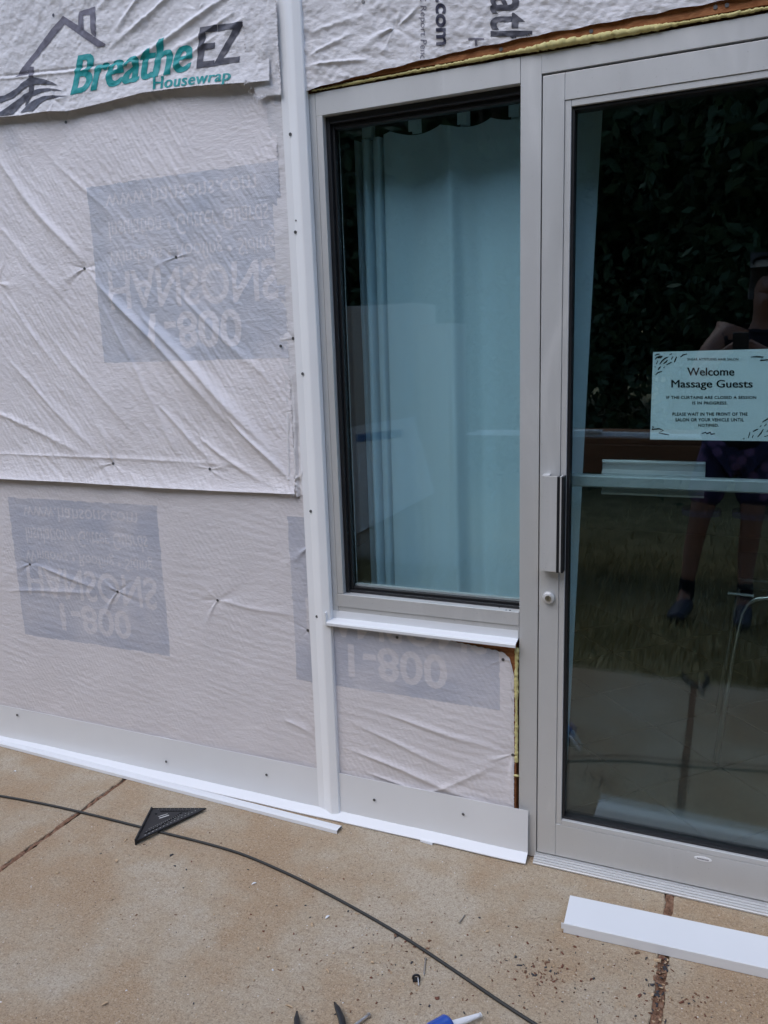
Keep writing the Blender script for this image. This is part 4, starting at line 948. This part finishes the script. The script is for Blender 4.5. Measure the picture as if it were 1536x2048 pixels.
def make_tree(seed, hh, rr, nl, loc, label):
    V, F, cl = tree_mesh(seed, hh, rr, nl); t = thing('leafy_tree', label, 'tree', loc, (0,0,0), 'trees across the lawn')
    raw_mesh('crown', V+np.array(loc), F, M_leaf, t, False)
    m = MB(); m.tube([(0,0,-.1),(.05,.02,hh*.25),(-.04,.05,hh*.55),(.03,0,hh*.9)], [.20,.16,.10,.03], 10)
    for q in cl[::5]: m.tube([(0,0,q[2]*.55),(q[0]*.5,q[1]*.5,q[2]*.8),(q[0],q[1],q[2])], [.06,.04,.015], 6)
    m.build('trunk', M_bark, t, 0, True, 2, True); return t
t1 = make_tree(301, 6.6, 2.9, 38000, (-3.2,-9.5,-.05), 'broad dark leafy tree across the lawn, seen in the door glass')
t2 = make_tree(302, 7.2, 3.1, 38000, (1.6,-9.0,-.05), 'tall dark tree across the lawn behind the person')
for k, (x, y, s_, src) in enumerate(((-7.6,-9.2,1.0,t2),(-11.5,-8.2,1.05,t1),(-15.5,-6.5,1.0,t2),(5.8,-8.6,1.0,t1),(10.0,-7.5,1.05,t2),(-5.5,-12.5,1.15,t1),(-.8,-12.8,1.2,t2),(3.8,-12.6,1.15,t1),(-10,-12.5,1.15,t2),(14,-6.5,1.0,t1),(-13.5,-17,1.6,t1),(-8.0,-17.5,1.7,t2),(-2.6,-18,1.7,t1),(2.8,-17.5,1.7,t2),(-5.2,-15.0,1.45,t2))):
    c = copy_tree(src); c.location = (x, y, -.05); c.rotation_euler = (0, 0, k*1.1+.4); c.scale = (s_,)*3
    c['label'] = ['dark leafy tree left of the broad tree across the lawn','leafy tree second to the left across the lawn','leafy tree at the far left of the lawn','leafy tree right of the tall tree across the lawn','leafy tree second to the right across the lawn','rear leafy tree behind the broad tree','rear leafy tree in the middle of the back row','rear leafy tree behind the tall tree','rear leafy tree at the left of the back row','leafy tree at the far right of the lawn','large tree at the left of the rearmost row','large tree second from left in the rearmost row','large tree in the middle of the rearmost row','large tree at the right of the rearmost row','large tree between the back row and the rearmost row'][k]
# low shrubs closing the view under the crowns
def shrub(x, y, s_, k):
    r = np.random.default_rng(400+k); nl = 2600; c = r.normal(0,1,(nl,3))*np.array([.75,.5,.5])*s_+np.array([0,0,.8*s_]); c[:,2] = np.abs(c[:,2])
    q = r.uniform(.04,.09,nl)[:,None]; e1 = r.normal(0,1,(nl,3)); e1 /= np.linalg.norm(e1,axis=1)[:,None]; e2 = np.cross(e1, r.normal(0,1,(nl,3))); e2 /= np.linalg.norm(e2,axis=1)[:,None]
    V = np.stack([c-e1*q, c+e2*q*.5, c+e1*q, c-e2*q*.5],1).reshape(-1,3)
    t = thing('shrub', 'dark shrub number in the hedge row across the lawn', 'shrub', (x, y, -.05), (0,0,0), 'shrubs under the trees across the lawn'); t['label'] = 'dark leafy shrub, %s from the left in the row under the trees' % ('first','second','third','fourth','fifth','sixth','seventh','eighth','ninth','tenth','last')[k]
    raw_mesh('foliage', V+np.array([x,y,-.05]), np.arange(4*nl).reshape(nl,4), M_leaf, t, False); MB().tube([(0,0,-.05),(0,.02,.8*s_)], [.04,.015], 6).build('stem', M_bark, t, 0, False, 2, True)
for k in range(11): shrub(-11+k*1.9, -7.4-.5*math.sin(k*2.1), 1.35+.2*math.sin(k*1.3), k)
# wooden bench with white trim lengths on it
bn = thing('work_bench', 'long brown wooden work bench on the lawn, reflected in the door glass', 'bench', (-.6, -3.3, -.04))
for k in range(3): MB().box(-1.30, .55, -3.58+k*.19, -3.40+k*.19, .865, .90).build('plank', M_bench, bn, .003)
MB().box(-1.28, .53, -3.03, -2.995, .68, .862).build('apron', M_bench, bn, .003); MB().box(-1.28, .53, -3.56, -3.53, .68, .862).build('apron', M_bench, bn, .003)
for x in (-1.22, .43):
    for y in (-3.52, -3.12): MB().box(x, x+.06, y, y+.07, -.045, .864).build('leg', M_bench, bn, .003)
for k, (x0, x1, y, z) in enumerate(((-1.66,-.1,-3.08,.901),(-1.60,-.35,-3.10,.915),(-1.52,.1,-3.16,.901),(-.93,-.75,-3.07,.930))):
    o = thing('trim_length', ['white trim length at the front edge of the bench','white trim length lying on another on the bench','white trim length further back on the bench','short white trim piece on top of the bench stack'][k], 'trim strip', ((x0+x1)/2, y, z), (0,0,0), 'white trim lengths on the bench')
    MB().box(x0, x1, y-.03, y+.03, z, z+.0135).build('strip', M_trim2, o, .001)
# tall cartons and the sheet stuck on them
ca_ = thing('tall_carton', 'tall pale carton reflected in the window', 'carton', (-2.4, -3.2, -.04), (0,0,0), 'tall pale cartons')
MB().box(-3.1, -1.975, -3.35, -3.0, -.045, 1.80).build('carton_body', M_carton, ca_, .004)
for x in (-2.9,-2.6,-2.3): MB().box(x, x+.012, -3.0, -2.997, -.04, 1.79).build('carton_rib', M_carton, ca_)
cb_ = thing('tall_carton', 'narrower and shorter pale carton beside the tall one', 'carton', (-1.86, -3.2, -.04), (0,0,0), 'tall pale cartons')
MB().box(-1.972, -1.745, -3.33, -2.99, -.045, 1.655).build('carton_body', M_carton, cb_, .004)
sh = thing('printed_sheet', 'crooked white sheet with blue print on the pale cartons', 'sheet', (-2.2, -2.98, .5))
pq = [(-2.52,.15),(-1.874,.5),(-2.016,1.035),(-2.52,.955)]; gu = np.linspace(0,1,50); UV = np.stack(np.meshgrid(gu,gu),-1).reshape(-1,2); PP = bil(UV, pq)
Yp = -2.975+.006*fbm(PP[:,0], PP[:,1], 8, 501, 3)+ .004*np.sin(PP[:,0]*14+PP[:,1]*9); idx = np.arange(2500).reshape(50,50); F = np.stack([idx[:-1,:-1], idx[:-1,1:], idx[1:,1:], idx[1:,:-1]], -1).reshape(-1,4)
raw_mesh('sheet', np.column_stack([PP[:,0], Yp, PP[:,1]]), F, M_white, sh)
m = MB(); r3 = random.Random(9); x = -2.46
while x < -2.10:
    w_ = r3.uniform(.012,.026); m.box(x, x+w_*.7, -2.963, -2.9625, .845+.12*(x+2.46), .905+.12*(x+2.46)); x += w_
m.build('blue_print', mat('blue_print', (.03,.12,.33), .6), sh)

# photographer
def skin_obj(name, nodes, edges, material, parent, sub=2):
    me = bpy.data.meshes.new(name); me.from_pydata([n_[0] for n_ in nodes], edges, []); o = bpy.data.objects.new(name, me); link(o, parent)
    bm = bmesh.new(); bm.from_mesh(me); bm.verts.ensure_lookup_table(); ly = bm.verts.layers.skin.verify()
    for i, n_ in enumerate(nodes):
        rr_ = n_[1]; bm.verts[i][ly].radius = rr_ if hasattr(rr_, '__len__') else (rr_, rr_)
    bm.verts[0][ly].use_root = True; bm.to_mesh(me); bm.free()
    md = o.modifiers.new('skin', 'SKIN'); md.use_smooth_shade = True; md.branch_smoothing = .4
    ms = o.modifiers.new('sub', 'SUBSURF'); ms.levels = sub; ms.render_levels = sub
    me.materials.append(material); return o
per = thing('person', 'person in dark shirt and patterned shorts photographing, reflected in the door glass', 'person', (0, 0, 0))
body = [((.06,-2.50,.98),.09), ((.08,-2.49,1.18),.09), ((.11,-2.46,1.38),.105), ((.13,-2.44,1.53),.075), ((.135,-2.425,1.605),.055), ((.14,-2.40,1.665),.068), ((.145,-2.395,1.745),(.082,.095)), ((.145,-2.40,1.82),.070),
 ((-.055,-2.43,1.515),.066), ((-.135,-2.35,1.40),.052), ((-.175,-2.29,1.285),.043), ((-.11,-2.205,1.36),.038), ((-.04,-2.150,1.432),.026), ((-.018,-2.140,1.448),(.030,.016)),
 ((.30,-2.42,1.50),.066), ((.36,-2.34,1.37),.052), ((.36,-2.27,1.27),.043), ((.24,-2.19,1.36),.038), ((.125,-2.150,1.437),.026), ((.10,-2.142,1.452),(.030,.016)),
 ((-.035,-2.50,.90),.095), ((-.09,-2.46,.72),.082), ((-.125,-2.43,.52),.058), ((-.155,-2.455,.34),.054), ((-.175,-2.445,.13),.036), ((-.185,-2.42,.05),.042), ((-.215,-2.33,.02),.034),
 ((.145,-2.50,.90),.095), ((.14,-2.46,.72),.082), ((.135,-2.42,.52),.058), ((.125,-2.445,.34),.054), ((.12,-2.43,.13),.036), ((.12,-2.41,.05),.042), ((.115,-2.31,.02),.034),
 ((.142,-2.285,1.735),.012), ((.143,-2.295,1.69),.020)]
E_ = [(0,1),(1,2),(2,3),(3,4),(4,5),(5,6),(6,7),(2,8),(8,9),(9,10),(10,11),(11,12),(12,13),(2,14),(14,15),(15,16),(16,17),(17,18),(18,19),(0,20),(20,21),(21,22),(22,23),(23,24),(24,25),(25,26),(0,27),(27,28),(28,29),(29,30),(30,31),(31,32),(32,33),(6,34),(5,35)]
def fingers(base, root, side):
    for k in range(4):
        b0_ = len(body); z = base[2]-.012+.011*k; ln = (.85,1.0,1.05,.9)[k]
        pts_ = [(base[0]+side*.022, base[1]+.004, z), (base[0]+side*.044*ln, base[1]+.016, z+.002), (base[0]+side*.062*ln, base[1]+.012, z+.004)]
        for i, q in enumerate(pts_): body.append((q, .0085-.0008*i)); E_.append((root if i == 0 else b0_+i-1, b0_+i))
    b0_ = len(body)
    for i, q in enumerate(((base[0]+side*.012, base[1]-.010, base[2]+.022), (base[0]+side*.034, base[1]-.016, base[2]+.032))): body.append((q, .0095-.001*i)); E_.append((root if i == 0 else b0_+i-1, b0_+i))
fingers(body[13][0], 13, 1); fingers(body[19][0], 19, -1)
skin_obj('body', body, E_, M_skin, per, 2)
sh_n = [((.065,-2.50,.88),(.165,.165)), ((.065,-2.50,.99),(.160,.160)), ((.08,-2.49,1.18),(.150,.150)), ((.11,-2.46,1.38),(.165,.150)), ((.13,-2.44,1.525),(.105,.095)), ((-.05,-2.435,1.515),.078), ((-.095,-2.39,1.455),.070), ((.295,-2.425,1.50),.078), ((.335,-2.37,1.43),.070)]
skin_obj('shirt', sh_n, [(0,1),(1,2),(2,3),(3,4),(3,5),(5,6),(3,7),(7,8)], M_shirt, per, 2)
so_n = [((.06,-2.50,.97),(.145,.145)), ((-.035,-2.50,.90),.112), ((-.088,-2.465,.74),.108), ((-.115,-2.44,.585),.106), ((.145,-2.50,.90),.112), ((.143,-2.465,.74),.108), ((.14,-2.435,.585),.106)]
skin_obj('shorts', so_n, [(0,1),(1,2),(2,3),(0,4),(4,5),(5,6)], M_shorts, per, 2)
for x, y in ((-.117,-2.44), (.14,-2.435)):
    m = MB(); n = 24; ring = lambda r, z: [(x+r*math.cos(2*math.pi*k/n), y+r*math.sin(2*math.pi*k/n), z) for k in range(n)]
    V = ring(.101,.556)+ring(.102,.566)+ring(.102,.574)+ring(.102,.582); m.add(V, [(i*n+k, i*n+(k+1)%n, (i+1)*n+(k+1)%n, (i+1)*n+k) for i in (0,2) for k in range(n)]); m.build('shorts_hem', M_hem, per, 0, True)
for ank, toe in (((-.175,-2.445),(-.225,-2.30)), ((.12,-2.43),(.115,-2.28))):
    skin_obj('sock', [((ank[0],ank[1],.05),.050), ((ank[0]+.002,ank[1]-.002,.15),.043), ((ank[0]+.004,ank[1]-.004,.21),.047)], [(0,1),(1,2)], M_sock, per, 2)
    hx, hy = ank[0]*1.03-toe[0]*.03, ank[1]-.03
    skin_obj('shoe', [((hx,hy,.02),(.046,.05)), ((ank[0],ank[1]+.03,.035),(.050,.062)), ((.5*(ank[0]+toe[0]),.5*(ank[1]+toe[1])+.02,.02),(.052,.050)), ((toe[0],toe[1]+.02,.005),(.050,.036)), ((toe[0],toe[1]+.05,-.002),(.036,.026))], [(0,1),(1,2),(2,3),(3,4)], M_shoe, per, 2)
skin_obj('hair', [((.145,-2.43,1.80),(.092,.088)), ((.145,-2.40,1.855),(.080,.070)), ((.145,-2.46,1.72),(.070,.055))], [(0,1),(0,2)], M_hair, per, 2)
# phone held just behind the lens point
ph_ = thing('phone', 'black phone held up by the person in the reflection', 'phone', (0, 0, 0))
fwd = Vector(CM[2]); rgt = Vector(CM[0]); upv = -Vector(CM[1]); c0 = Vector(CAM)-fwd*.016+rgt*.024-upv*.055
ph_.matrix_world = Matrix(((rgt.x,fwd.x,upv.x,c0.x),(rgt.y,fwd.y,upv.y,c0.y),(rgt.z,fwd.z,upv.z,c0.z),(0,0,0,1)))
MB().box(-.037, .037, -.004, .004, -.078, .078).build('phone_body', M_black, ph_, .003, False, 3, True)
MB().box(-.033, -.012, .0042, .0058, .040, .073).build('camera_bump', M_gask, ph_, .0015, False, 2, True)
MB().box(-.0338, .0338, -.0046, -.0042, -.072, .072).build('screen', M_gask, ph_, 0, False, 2, True)
bpy.context.view_layer.update()
